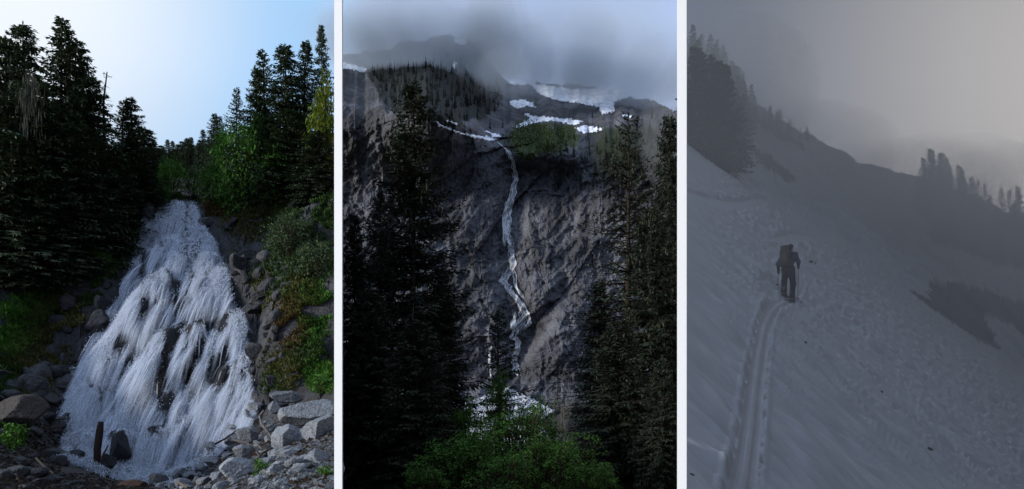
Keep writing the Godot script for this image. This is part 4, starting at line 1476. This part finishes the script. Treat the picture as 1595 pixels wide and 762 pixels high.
func build_mid_things() -> void:
	build_cascade()
	for c in [[590, 70, 620, 66, 24, 140, 0.014], [630, 56, 640, 74, 28, 170, 0.016], [692, 58, 610, 76, 27, 150, 0.019], [748, 66, 640, 56, 40, 170, 0.016], [545, 80, 620, 50, 20, 140, 0.014], [775, 84, 600, 44, 40, 130, 0.008], [800, 60, 680, 70, 40, 170, 0.007], [838, 104, 640, 56, 28, 150, 0.008], [890, 84, 700, 76, 40, 200, 0.009], [900, 118, 620, 80, 18, 120, 0.010], [955, 104, 660, 66, 36, 180, 0.007], [1015, 118, 690, 60, 38, 180, 0.007], [960, 60, 720, 90, 40, 180, 0.005], [560, 66, 600, 60, 24, 120, 0.007], [870, 112, 620, 70, 24, 120, 0.008], [800, 118, 600, 40, 26, 100, 0.008], [720, 40, 580, 60, 30, 120, 0.007], [985, 132, 620, 70, 22, 120, 0.011]]:
		rng.seed = int(c[0])
		for q in 3:
			cloud(c[0] + rr(-0.4, 0.4) * c[3], c[1] + rr(-0.55, 0.3) * c[4], c[2] + rr(-20, 20), c[3] * rr(0.6, 1.25), c[4] * rr(0.6, 1.25), c[5], c[6] * 0.42)
	# the far wood on the knob and the right-hand slopes
	var places := []
	rng.seed = 808
	var tries := 0
	while places.size() < 760 and tries < 20000:
		tries += 1
		var u := rr(570, 1064)
		var v := rr(60, 330)
		var ok := inside(KNOB, u, v) and v > 80 and rng.randf() < 0.9
		if not ok and u > 850 and v > 200 + 20 * sin(u * 0.08) and v < 300 + (u - 850) * 0.2: ok = rng.randf() < 0.28 + 0.3 * sm(930, 1040, u)
		if not ok and u > 1010 and v > 180 and v < 230: ok = true
		if not ok and u > 600 and u < 800 and v > 185 and v < 205: ok = rng.randf() < 0.1
		if not ok: continue
		var p := mid_at(u, v)
		var h := rr(5.0, 10.5)
		places.append(Transform3D(Basis(Vector3.UP, rng.randf() * TAU).scaled(Vector3(h * 1.1, h, h * 1.1)), p - Vector3(0, 0.5, 0)))
	many("forest", fir_mesh(301, 70, Color(0.022, 0.03, 0.022)), M.needle, places, "dark far conifers on the mountain's knob and right slopes", "forest")
	# brushwood on the round knoll and the ledges
	var br := Geo.new()
	for q in 4200:
		var u := rr(782, 900)
		var v := rr(186, 246)
		if pow((u - 838) / 56.0, 2) + pow((v - 214 - 6.0 * sin(u * 0.09)) / 25.0, 2) > rr(0.4, 1.2): continue
		var p := mid_at(u, v, 0.2)
		var c := vary(Color(0.06, 0.085, 0.025) if rng.randf() < 0.7 else Color(0.06, 0.05, 0.025), 0.35)
		for k in 2: br.kite(p, Vector3(rr(-1, 1), rr(0.3, 1.6), rr(-0.5, 1)) * 0.8, Vector3(rr(-1, 1), rr(-0.5, 0.5), rr(-1, 1)) * 0.4, Vector3.ZERO, c)
	tag(obj("brushwood", br.mesh(), M.moss), "green brushwood covering the round knoll above the cascade", "brushwood", "", "stuff")
	# tall near trees
	var dk := Color(0.034, 0.043, 0.028)
	var tall := conifer(501, {"h": 33.0, "r": 6.2, "step": 0.36, "per": 7, "gap": 0.2, "droop": 0.5, "sweep": 0.5, "power": 0.7, "spray": 1.35, "hang": 0.45, "col": dk})
	var open := conifer(502, {"h": 30.0, "r": 6.0, "step": 0.48, "per": 5, "gap": 0.25, "droop": 0.95, "sweep": 0.75, "power": 0.72, "spray": 0.55, "hang": 0.5, "col": dk})
	var thick := conifer(503, {"h": 26.0, "r": 5.0, "step": 0.34, "per": 8, "spray": 1.3, "gap": 0.15, "droop": 0.6, "power": 0.6, "hang": 0.6, "col": dk})
	var young := conifer(504, {"h": 12.0, "r": 3.4, "step": 0.3, "per": 5, "gap": 0.25, "droop": 0.5, "sweep": 0.4, "power": 0.8, "spray": 0.7, "hang": 0.35, "col": Color(0.026, 0.04, 0.02)})
	var near := [
		[640, 134, 60, 138, 0, "tallest dark conifer standing left of the long cascade"],
		[976, 178, 54, 150, 1, "open-branched dark conifer standing right of the long cascade"],
		[1042, 182, 66, 60, 2, "dark conifer at the right edge of the mountain view, behind the open-branched one"],
		[553, 336, 72, 60, 2, "dark conifer at the left edge of the mountain view"],
		[594, 300, 70, 70, 0, "slim conifer close behind the tallest one, on its left"],
		[690, 420, 66, 74, 2, "dark conifer under the right boughs of the tallest one"],
		[575, 450, 50, 90, 2, "low dark conifer in the lower left of the mountain view"],
		[650, 500, 47, 100, 2, "low dark conifer at the foot of the tallest one"],
		[934, 440, 62, 62, 2, "dark conifer left of the foot of the open-branched one"],
		[1015, 330, 50, 90, 2, "dense dark conifer in the lower right of the mountain view"],
		[962, 500, 46, 96, 2, "low dark conifer in front of the open-branched one"],
		[1030, 560, 42, 60, 2, "lowest dark conifer in the right corner of the mountain view"],
		[780, 487, 56, 88, 3, "young sparse conifer in front of the foot of the cascade"]]
	for t in near:
		rng.seed = int(t[0] * 5 + t[1])
		var y: float = -0.13 * t[2] - 1.2
		var top := at(t[0], t[1], t[2])
		stand([tall, open, thick, young][t[4]], "conifer", t[5], Vector3(top.x, y, -t[2]), top.y - y, t[3] / F * t[2], "near conifers before the mountain", rng.randf() * TAU)
	# pale dead sapling
	var dp := at(632, 790, 52)
	var ds := thing("dead_sapling", "thin pale dead trunk before the tallest conifer", "dead tree", dp)
	var dg := Geo.new()
	var dh := at(644, 478, 52) - dp
	dg.tube([Vector3.ZERO, dh * 0.4 + Vector3(0.05, 0, 0), dh * 0.75 - Vector3(0.06, 0, 0), dh], [0.11, 0.085, 0.06, 0.02], 6, Color(0.10, 0.092, 0.08))
	dg.smooth()
	obj("trunk", dg.mesh(), M.bark, ds)
	# bright shrubs at the bottom
	var s1 := leafy(511, 7, 170, 30, 0.03, {"top": 0.3, "shoots": true})
	var s2 := leafy(512, 6, 150, 30, 0.034, {"top": 0.32, "shoots": true})
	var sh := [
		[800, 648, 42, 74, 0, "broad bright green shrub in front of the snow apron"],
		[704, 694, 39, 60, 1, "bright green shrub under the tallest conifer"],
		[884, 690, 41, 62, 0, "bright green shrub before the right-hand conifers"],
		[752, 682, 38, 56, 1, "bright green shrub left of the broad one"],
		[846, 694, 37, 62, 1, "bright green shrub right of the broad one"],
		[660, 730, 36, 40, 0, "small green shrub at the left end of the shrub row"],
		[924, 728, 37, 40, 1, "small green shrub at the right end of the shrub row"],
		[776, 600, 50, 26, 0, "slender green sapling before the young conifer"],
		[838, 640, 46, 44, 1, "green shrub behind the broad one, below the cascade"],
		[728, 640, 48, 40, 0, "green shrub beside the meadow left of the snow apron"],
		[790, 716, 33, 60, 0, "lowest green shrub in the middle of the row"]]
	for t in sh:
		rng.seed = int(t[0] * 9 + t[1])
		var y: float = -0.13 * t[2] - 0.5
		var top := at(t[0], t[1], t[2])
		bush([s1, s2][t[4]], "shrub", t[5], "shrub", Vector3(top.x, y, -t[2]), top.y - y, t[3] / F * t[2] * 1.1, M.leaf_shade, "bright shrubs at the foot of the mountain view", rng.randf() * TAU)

# ------------------------------------------------------------------ right: the snow slope
func snow_at(u: float, d: float) -> Vector3:
	return Vector3((u - 797.5) / F * d, snow_land.height(u, d), -d)

const FIR_MARKS := [[1068, 95, "at its top by the post"], [1105, 115, "along its upper edge"], [1150, 150, "where its upper edge drops to the right"], [1075, 150, "against the post below its top"], [1115, 170, "in its middle"], [1160, 195, "at its right edge"], [1080, 215, "against the post near its foot"], [1125, 225, "in its lower middle"], [1140, 270, "at its lowest tip above the snow"], [1095, 262, "along its foot"],
	[1195, 195, "at the upper end"], [1225, 212, "half way down"], [1252, 222, "at the lower end"], [1442, 315, "on its left edge"], [1480, 310, "along its upper edge on the left"], [1540, 335, "along its upper edge"], [1585, 350, "at its upper right corner"], [1470, 360, "at its left foot"], [1520, 375, "in its middle"], [1575, 395, "at its right foot by the edge"], [1550, 410, "along its foot"]]

func build_right_things() -> void:
	var kinds := [conifer(601, {"h": 12.0, "r": 2.4, "step": 0.4, "per": 5, "power": 1.15, "col": Color(0.02, 0.028, 0.02)}), conifer(602, {"h": 12.0, "r": 2.8, "step": 0.42, "per": 5, "power": 1.05, "gap": 0.2, "col": Color(0.02, 0.028, 0.02)})]
	rng.seed = 616
	var groups := [
		[[Vector2(1060, 80), Vector2(1125, 112), Vector2(1168, 160), Vector2(1180, 190), Vector2(1150, 285), Vector2(1110, 280), Vector2(1060, 245)], 90, 5.5, 9.0, "dark misty fir in the upper left wood, ", "firs on the upper left of the snow slope"],
		[[Vector2(1180, 180), Vector2(1250, 212), Vector2(1262, 226), Vector2(1240, 226), Vector2(1195, 205)], 16, 2.5, 4.5, "small misty fir on the left ridge, ", "small firs along the misty ridge"],
		[[Vector2(1432, 300), Vector2(1450, 292), Vector2(1500, 312), Vector2(1600, 345), Vector2(1640, 350), Vector2(1640, 430), Vector2(1560, 410), Vector2(1470, 385), Vector2(1440, 340)], 85, 5.0, 9.5, "dark misty fir in the right-hand wood, ", "firs on the right side of the snow slope"]]
	for gset in groups:
		var n := 0
		var tries := 0
		while n < gset[1] and tries < 4000:
			tries += 1
			var u := rr(1078, 1640)
			var v := rr(70, 440)
			if not inside(gset[0], u, v): continue
			var d := snow_land.hit(u, v, 62.0)
			if d < 0.0: continue
			n += 1
			var h := rr(gset[2], gset[3])
			stand(kinds[n % 2], "fir", gset[4] + nearest(u, v, FIR_MARKS), snow_at(u, d) - Vector3(0, 0.2, 0), h, h * rr(0.24, 0.32), gset[5], rng.randf() * TAU)
	for t in [[1452, 232, 330, 112, "tallest misty fir at the peak of the right-hand wood"], [1440, 246, 330, 114, "misty fir left of the right-hand wood's tallest"], [1466, 240, 330, 115, "misty fir right of the right-hand wood's tallest"], [1496, 258, 345, 118, "misty fir on the second peak of the right-hand wood"], [1512, 276, 350, 120, "misty fir right of the second peak of the wood"], [1573, 297, 360, 122, "pointed misty fir near the right edge"]]:
		var d := snow_land.hit(t[0], t[2], 62.0)
		if d < 0.0: d = t[3]
		var base := snow_at(t[0], d)
		var top := at(t[0], t[1], d).y
		stand(kinds[0], "fir", t[4], base, top - base.y, (top - base.y) * 0.3, "tall firs on the right-hand wood's skyline", t[0])
	# dark clods lying on the snow
	var clod := stone_mesh(640, 8, 5, Color(0.06, 0.052, 0.045), 0.02, true)
	for t in [[1448, 698, 5, "dark clod low on the snow slope, right of the track"], [1374, 612, 3, "tiny dark clod beside the old ski line"], [1255, 538, 3, "tiny dark clod on the snow below the skier"], [1262, 409, 4, "dark fleck on the snow right of the skier"], [1270, 414, 3, "dark fleck just below the other right of the skier"], [1078, 740, 4, "dark clod in the lower left of the snow slope"]]:
		var d := snow_land.hit(t[0], t[1], 5.0)
		var s: float = t[2] / F * d
		var o := tag(obj("clod", clod, M.stone), t[3], "clod", "dark clods on the snow")
		rest(o, snow_at(t[0], d), Vector3(s * 1.3, s * 0.5, s * 0.8), Vector3(0, t[0], 0.3))
	build_skier()

# the body's field of tapered bones, meshed as surface nets: bones are [a, b, radius a, radius b, colour]
func nets(g: Geo, bones: Array, cell: float, k: float) -> void:
	var lo := Vector3(1e9, 1e9, 1e9)
	var hi := -lo
	for b in bones:
		for e in 2:
			lo = lo.min(b[e] - Vector3.ONE * (b[2 + e] + 0.05)); hi = hi.max(b[e] + Vector3.ONE * (b[2 + e] + 0.05))
	var n := Vector3i((hi - lo) / cell) + Vector3i(2, 2, 2)
	var f := PackedFloat32Array()
	f.resize(n.x * n.y * n.z)
	f.fill(1.0)
	var best := PackedFloat32Array()
	best.resize(f.size())
	best.fill(1e9)
	var own := PackedInt32Array()
	own.resize(f.size())
	for bi in bones.size():
		var b: Array = bones[bi]
		var r: float = max(b[2], b[3]) + k * 1.5 + cell * 2.0
		var p0 := Vector3i(((b[0] as Vector3).min(b[1]) - Vector3.ONE * r - lo) / cell).clamp(Vector3i.ZERO, n - Vector3i.ONE)
		var p1 := Vector3i(((b[0] as Vector3).max(b[1]) + Vector3.ONE * r - lo) / cell).clamp(Vector3i.ZERO, n - Vector3i.ONE)
		var ab: Vector3 = b[1] - b[0]
		var l2: float = max(ab.length_squared(), 1e-9)
		for z in range(p0.z, p1.z + 1):
			for y in range(p0.y, p1.y + 1):
				for x in range(p0.x, p1.x + 1):
					var p := lo + Vector3(x, y, z) * cell
					var t: float = clamp((p - b[0]).dot(ab) / l2, 0.0, 1.0)
					var e: float = p.distance_to(b[0] + ab * t) - lerp(b[2], b[3], t)
					var q := (z * n.y + y) * n.x + x
					if e < best[q]:
						best[q] = e
						own[q] = bi
					var o := f[q]
					var h: float = max(k - abs(o - e), 0.0) / k
					f[q] = min(o, e) - h * h * k * 0.25
	var vid := {}
	var steps := [1, n.x, n.x * n.y]
	for z in n.z - 1:
		for y in n.y - 1:
			for x in n.x - 1:
				var q := (z * n.y + y) * n.x + x
				var s := 0
				for c in 8:
					if f[q + (c & 1) + ((c >> 1) & 1) * n.x + ((c >> 2) & 1) * n.x * n.y] < 0.0: s += 1
				if s == 0 or s == 8: continue
				var sum := Vector3.ZERO
				var cnt := 0
				for c in 8:
					for ax in 3:
						if c & (1 << ax): continue
						var c2 := c | (1 << ax)
						var fa := f[q + (c & 1) + ((c >> 1) & 1) * n.x + ((c >> 2) & 1) * n.x * n.y]
						var fb := f[q + (c2 & 1) + ((c2 >> 1) & 1) * n.x + ((c2 >> 2) & 1) * n.x * n.y]
						if (fa < 0.0) == (fb < 0.0): continue
						var pa := Vector3(c & 1, (c >> 1) & 1, (c >> 2) & 1)
						var pb := Vector3(c2 & 1, (c2 >> 1) & 1, (c2 >> 2) & 1)
						sum += pa.lerp(pb, fa / (fa - fb))
						cnt += 1
				vid[q] = g.v.size()
				g.v.append(lo + (Vector3(x, y, z) + sum / cnt) * cell)
				g.c.append(bones[own[q]][4])
	for q in vid:
		for ax in 3:
			var nb: int = q + steps[ax]
			if nb >= f.size() or (f[q] < 0.0) == (f[nb] < 0.0): continue
			var s1: int = steps[(ax + 1) % 3]
			var s2: int = steps[(ax + 2) % 3]
			if not (vid.has(q - s1) and vid.has(q - s2) and vid.has(q - s1 - s2)): continue
			var a: int = vid[q]; var b: int = vid[q - s1]; var c: int = vid[q - s1 - s2]; var d: int = vid[q - s2]
			if f[q] < 0.0:
				g.i.append(a); g.i.append(c); g.i.append(b); g.i.append(a); g.i.append(d); g.i.append(c)
			else:
				g.i.append(a); g.i.append(b); g.i.append(c); g.i.append(a); g.i.append(c); g.i.append(d)

func rounded_box(g: Geo, c: Vector3, h: Vector3, col: Color, e := 0.35, n := 8) -> void:
	var k0 := g.v.size()
	for face in 6:
		var base := g.v.size()
		for a in n + 1:
			for b in n + 1:
				var s := a * 2.0 / n - 1.0
				var t := b * 2.0 / n - 1.0
				var p: Vector3 = [Vector3(1, s, t), Vector3(-1, t, s), Vector3(t, 1, s), Vector3(s, -1, t), Vector3(s, t, 1), Vector3(t, s, -1)][face]
				p = p.lerp(p.normalized() * 1.25, e)
				g.v.append(c + p * h); g.c.append(col)
		for a in n:
			for b in n:
				var q := base + a * (n + 1) + b
				for t in [[q, q + n + 1, q + n + 2], [q, q + n + 2, q + 1]]:
					var fn := (g.v[t[2]] - g.v[t[0]]).cross(g.v[t[1]] - g.v[t[0]])
					var flip: bool = fn.dot(g.v[t[0]] - c) < 0.0
					g.i.append(t[0]); g.i.append(t[2] if flip else t[1]); g.i.append(t[1] if flip else t[2])

func build_skier() -> void:
	rng.seed = 1
	var blue := Color(0.022, 0.035, 0.075)
	var black := Color(0.014, 0.014, 0.016)
	var skin := Color(0.42, 0.27, 0.2)
	var d := 24.6
	var base := snow_at(1228, d)
	var yaw := -0.7
	var turn := Basis(Vector3.UP, yaw)
	# each foot stands on the snow under it
	var fl := Vector3(-0.11, 0, 0.05)
	var fr := Vector3(0.11, 0, -0.08)
	var feet := []
	for p in [fl, fr]:
		var w: Vector3 = base + turn * p
		feet.append(snow_land.at_x(w.x, -w.z) - base.y + 0.05)
	var lift: float = (feet[0] + feet[1]) * 0.5
	base.y += lift
	for q in 2: feet[q] -= lift
	var L := Vector3(fl.x, feet[0], fl.z)
	var R := Vector3(fr.x, feet[1], fr.z)
	var kl := Vector3(-0.12, 0.5 + feet[0] * 0.5, 0.02)
	var kr := Vector3(0.13, 0.5 + feet[1] * 0.5, -0.07)
	var hl := Vector3(-0.09, 0.93, 0.0)
	var hr := Vector3(0.09, 0.93, -0.02)
	var chest := Vector3(0, 1.33, -0.07)
	var neck := Vector3(0.01, 1.5, -0.1)
	var shl := Vector3(-0.19, 1.43, -0.06)
	var shr := Vector3(0.19, 1.43, -0.09)
	var ell := Vector3(-0.34, 1.17, -0.0)
	var elr := Vector3(0.29, 1.17, -0.12)
	var wl := Vector3(-0.40, 1.0, -0.2)
	var wr := Vector3(0.2, 1.08, -0.36)
	var person := thing("person", "skier seen from behind in blue jacket and black trousers, walking up the track", "person", base)
	person.rotation.y = yaw
	var bones := [
		[L + Vector3(0, 0.12, 0.03), kl, 0.085, 0.085, black], [R + Vector3(0, 0.12, 0.03), kr, 0.085, 0.085, black], [kl, hl, 0.09, 0.115, black], [kr, hr, 0.09, 0.115, black],
		[hl + Vector3(0, 0.02, 0.03), hr + Vector3(0, 0.02, 0.03), 0.125, 0.125, black], [Vector3(0, 0.98, 0), Vector3(0, 1.14, -0.02), 0.145, 0.14, blue],
		[Vector3(-0.07, 1.18, -0.03), chest + Vector3(-0.08, 0, 0), 0.12, 0.13, blue], [Vector3(0.07, 1.18, -0.03), chest + Vector3(0.08, 0, 0), 0.12, 0.13, blue],
		[shl, shr, 0.08, 0.08, blue], [chest + Vector3(0, 0.1, 0), neck, 0.085, 0.06, blue], [shl, ell, 0.075, 0.06, blue], [shr, elr, 0.075, 0.06, blue], [ell, wl, 0.062, 0.048, blue], [elr, wr, 0.062, 0.048, blue],
		[L + Vector3(0, 0.05, 0.06), L + Vector3(0, 0.045, -0.17), 0.055, 0.045, Color(0.1, 0.09, 0.075)], [R + Vector3(0, 0.05, 0.06), R + Vector3(0, 0.045, -0.17), 0.055, 0.045, Color(0.1, 0.09, 0.075)],
		[L + Vector3(0, 0.06, 0.04), L + Vector3(0, 0.24, 0.04), 0.062, 0.072, Color(0.1, 0.09, 0.075)], [R + Vector3(0, 0.06, 0.04), R + Vector3(0, 0.24, 0.04), 0.062, 0.072, Color(0.1, 0.09, 0.075)]]
	var g := Geo.new()
	nets(g, bones, 0.022, 0.05)
	# head, turned a little to the right
	var hc := Vector3(0.03, 1.64, -0.13)
	var fw := Vector3(0.3, -0.12, -1).normalized()
	var rt := fw.cross(Vector3.UP).normalized()
	nets(g, [[neck - Vector3(0, 0.04, 0), hc - Vector3(0, 0.06, 0), 0.058, 0.055, skin], [hc, hc + Vector3(0, 0.035, 0), 0.088, 0.086, skin], [hc + fw * 0.03 - Vector3(0, 0.02, 0), hc + fw * 0.055 - Vector3(0, 0.085, 0), 0.065, 0.035, skin],
		[hc + fw * 0.085 + Vector3(0, 0.01, 0), hc + fw * 0.112 - Vector3(0, 0.025, 0), 0.009, 0.014, skin], [hc + rt * 0.088 + Vector3(0, 0.015, 0), hc + rt * 0.09 - Vector3(0, 0.03, 0), 0.017, 0.012, skin], [hc - rt * 0.088 + Vector3(0, 0.015, 0), hc - rt * 0.09 - Vector3(0, 0.03, 0), 0.017, 0.012, skin],
		[hc + fw * 0.082 - Vector3(0, 0.052, 0) - rt * 0.02, hc + fw * 0.082 - Vector3(0, 0.052, 0) + rt * 0.02, 0.008, 0.008, Color(0.3, 0.12, 0.1)]], 0.009, 0.02)
	# hands closed round the poles
	for sd in [-1.0, 1.0]:
		var w: Vector3 = wl if sd < 0 else wr
		var hd: Vector3 = (w - (ell if sd < 0 else elr)).normalized()
		var palm := w + hd * 0.07
		var hb := [[w, palm, 0.04, 0.042, black]]
		var grip := palm + hd * 0.03
		for q in 4:
			var up := Vector3(0, 0.035 - 0.024 * q, 0)
			var out := Vector3(sd * 0.035, 0, 0)
			var k1 := grip + up + out
			var k2 := grip + up + out * 0.4 + Vector3(0, 0, -0.045 + 0.004 * abs(q - 1))
			var k3 := grip + up - out * 0.7 + Vector3(0, 0, -0.03)
			hb.append([palm + up * 0.8 + out * 0.6, k1, 0.016, 0.013, black]); hb.append([k1, k2, 0.012, 0.011, black]); hb.append([k2, k3, 0.011, 0.009, black])
		hb.append([palm + Vector3(-sd * 0.02, 0.02, 0), palm + Vector3(-sd * 0.04, 0.045, -0.03), 0.014, 0.012, black])
		hb.append([palm + Vector3(-sd * 0.04, 0.045, -0.03), grip + Vector3(-sd * 0.015, 0.055, -0.04), 0.012, 0.010, black])
		nets(g, hb, 0.006, 0.008)
	g.smooth()
	obj("body", g.mesh(), M.cloth, person)
	var cap := Geo.new()
	nets(cap, [[hc + Vector3(0, 0.045, 0) - fw * 0.012, hc + Vector3(0, 0.06, 0), 0.097, 0.09, black], [hc - fw * 0.04 - Vector3(0, 0.02, 0), hc - fw * 0.03 + Vector3(0, 0.03, 0), 0.072, 0.08, black], [hc + fw * 0.08 + Vector3(0, 0.055, 0), hc + fw * 0.13 + Vector3(0, 0.045, 0), 0.03, 0.012, black]], 0.014, 0.03)
	cap.smooth()
	obj("cap", cap.mesh(), M.cloth, person)
	for s in [-1.0, 1.0]:
		var eye := Geo.new()
		rounded_box(eye, hc + fw * 0.078 + rt * s * 0.032 + Vector3(0, 0.012, 0), Vector3.ONE * 0.011, Color(0.02, 0.02, 0.02), 1.0, 4)
		eye.smooth()
		obj("eye", eye.mesh(), M.cloth, person)
	# rucksack on the back
	var sack := thing("backpack", "tall dark grey rucksack with a top lid, worn by the skier", "backpack", base)
	sack.rotation.y = yaw
	var grey := Color(0.014, 0.014, 0.015)
	var pc := Vector3(-0.01, 1.28, 0.2)
	var pg := Geo.new()
	rounded_box(pg, pc, Vector3(0.165, 0.28, 0.12), grey, 0.28, 10)
	pg.smooth()
	obj("main_bag", pg.mesh(), M.cloth, sack)
	pg = Geo.new()
	rounded_box(pg, pc + Vector3(0, 0.33, -0.01), Vector3(0.15, 0.085, 0.125), Color(0.012, 0.012, 0.013), 0.5, 8)
	pg.smooth()
	obj("lid", pg.mesh(), M.cloth, sack)
	pg = Geo.new()
	rounded_box(pg, pc + Vector3(-0.01, -0.02, 0.12), Vector3(0.12, 0.17, 0.04), Color(0.022, 0.022, 0.024), 0.4, 8)
	pg.smooth()
	obj("front_pocket", pg.mesh(), M.cloth, sack)
	for s in [-1.0, 1.0]:
		pg = Geo.new()
		pg.tube([pc + Vector3(s * 0.12, 0.2, -0.1), Vector3(s * 0.13, 1.5, -0.06), Vector3(s * 0.13, 1.42, -0.2), Vector3(s * 0.15, 1.2, -0.16), pc + Vector3(s * 0.13, -0.2, -0.1)], [0.018, 0.02, 0.02, 0.016, 0.014], 6, black)
		pg.smooth()
		obj("shoulder_strap", pg.mesh(), M.cloth, sack)
	for s in [-1.0, 1.0]:
		pg = Geo.new()
		rounded_box(pg, pc + Vector3(s * 0.17, -0.14, 0), Vector3(0.035, 0.11, 0.08), Color(0.02, 0.019, 0.018), 0.5, 6)
		pg.smooth()
		obj("side_pocket", pg.mesh(), M.cloth, sack)
	# poles
	for s in [-1.0, 1.0]:
		var w: Vector3 = wl if s < 0 else wr
		var hd: Vector3 = (w - (ell if s < 0 else elr)).normalized()
		var grip: Vector3 = w + hd * 0.1 + Vector3(0, 0, -0.02)
		var tip := grip + Vector3(s * 0.02, 0, 0.12)
		var wp := base + turn * tip
		tip.y = snow_land.at_x(wp.x, -wp.z) - base.y - 0.05
		var pole := thing("ski_pole", ("slender ski pole held in the skier's left hand" if s < 0 else "ski pole held in the skier's right hand, mostly hidden"), "ski pole", base, "the skier's poles")
		pole.rotation.y = yaw
		var ax := (grip - tip).normalized()
		var a := Geo.new()
		a.tube([tip, tip + ax * 0.3, grip], [0.006, 0.008, 0.009], 6, Color(0.03, 0.03, 0.032))
		a.smooth()
		obj("shaft", a.mesh(), M.cloth, pole)
		a = Geo.new()
		a.tube([grip - ax * 0.07, grip, grip + ax * 0.07, grip + ax * 0.09], [0.014, 0.017, 0.02, 0.012], 8, black)
		a.smooth()
		obj("handle", a.mesh(), M.cloth, pole)
		a = Geo.new()
		a.tube([tip + ax * 0.07, tip + ax * 0.078, tip + ax * 0.085], [0.045, 0.048, 0.012], 10, black)
		a.smooth()
		obj("basket", a.mesh(), M.cloth, pole)
	# skis
	for s in [0, 1]:
		var f0: Vector3 = L if s == 0 else R
		var ski := thing("ski", ("short ski under the skier's left boot" if s == 0 else "short ski under the skier's right boot, set ahead"), "ski", base, "the skier's skis")
		ski.rotation.y = yaw
		var a := Geo.new()
		var prev := []
		for q in 15:
			var t := q / 14.0
			var z: float = lerp(0.72, -0.92, t)
			var w: float = 0.05 * (0.35 + 0.65 * sm(0.0, 0.06, t)) * (0.25 + 0.75 * sm(1.0, 0.9, t)) * (1.0 - 0.2 * sin(PI * t))
			var y: float = f0.y - 0.012 + 0.09 * pow(max(0.0, (t - 0.86) / 0.14), 1.7)
			var wp := base + turn * (f0 + Vector3(0, 0, z))
			y = max(y, snow_land.at_x(wp.x, -wp.z) - base.y - 0.03) if t > 0.6 else y
			var ring := [Vector3(f0.x - w, y, f0.z + z), Vector3(f0.x + w, y, f0.z + z), Vector3(f0.x + w, y + 0.012, f0.z + z), Vector3(f0.x - w, y + 0.012, f0.z + z)]
			if prev.size():
				for e in 4:
					var e2 := (e + 1) % 4
					a.tri(prev[e], ring[e2], prev[e2], Color(0.12, 0.11, 0.1)); a.tri(prev[e], ring[e], ring[e2], Color(0.12, 0.11, 0.1))
			prev = ring
		obj("board", a.mesh(), M.cloth, ski)
		a = Geo.new()
		rounded_box(a, f0 + Vector3(0, 0.012, -0.13), Vector3(0.04, 0.018, 0.05), Color(0.06, 0.055, 0.05), 0.2, 4)
		rounded_box(a, f0 + Vector3(0, 0.012, 0.09), Vector3(0.04, 0.018, 0.04), Color(0.06, 0.055, 0.05), 0.2, 4)
		a.smooth()
		obj("binding", a.mesh(), M.cloth, ski)
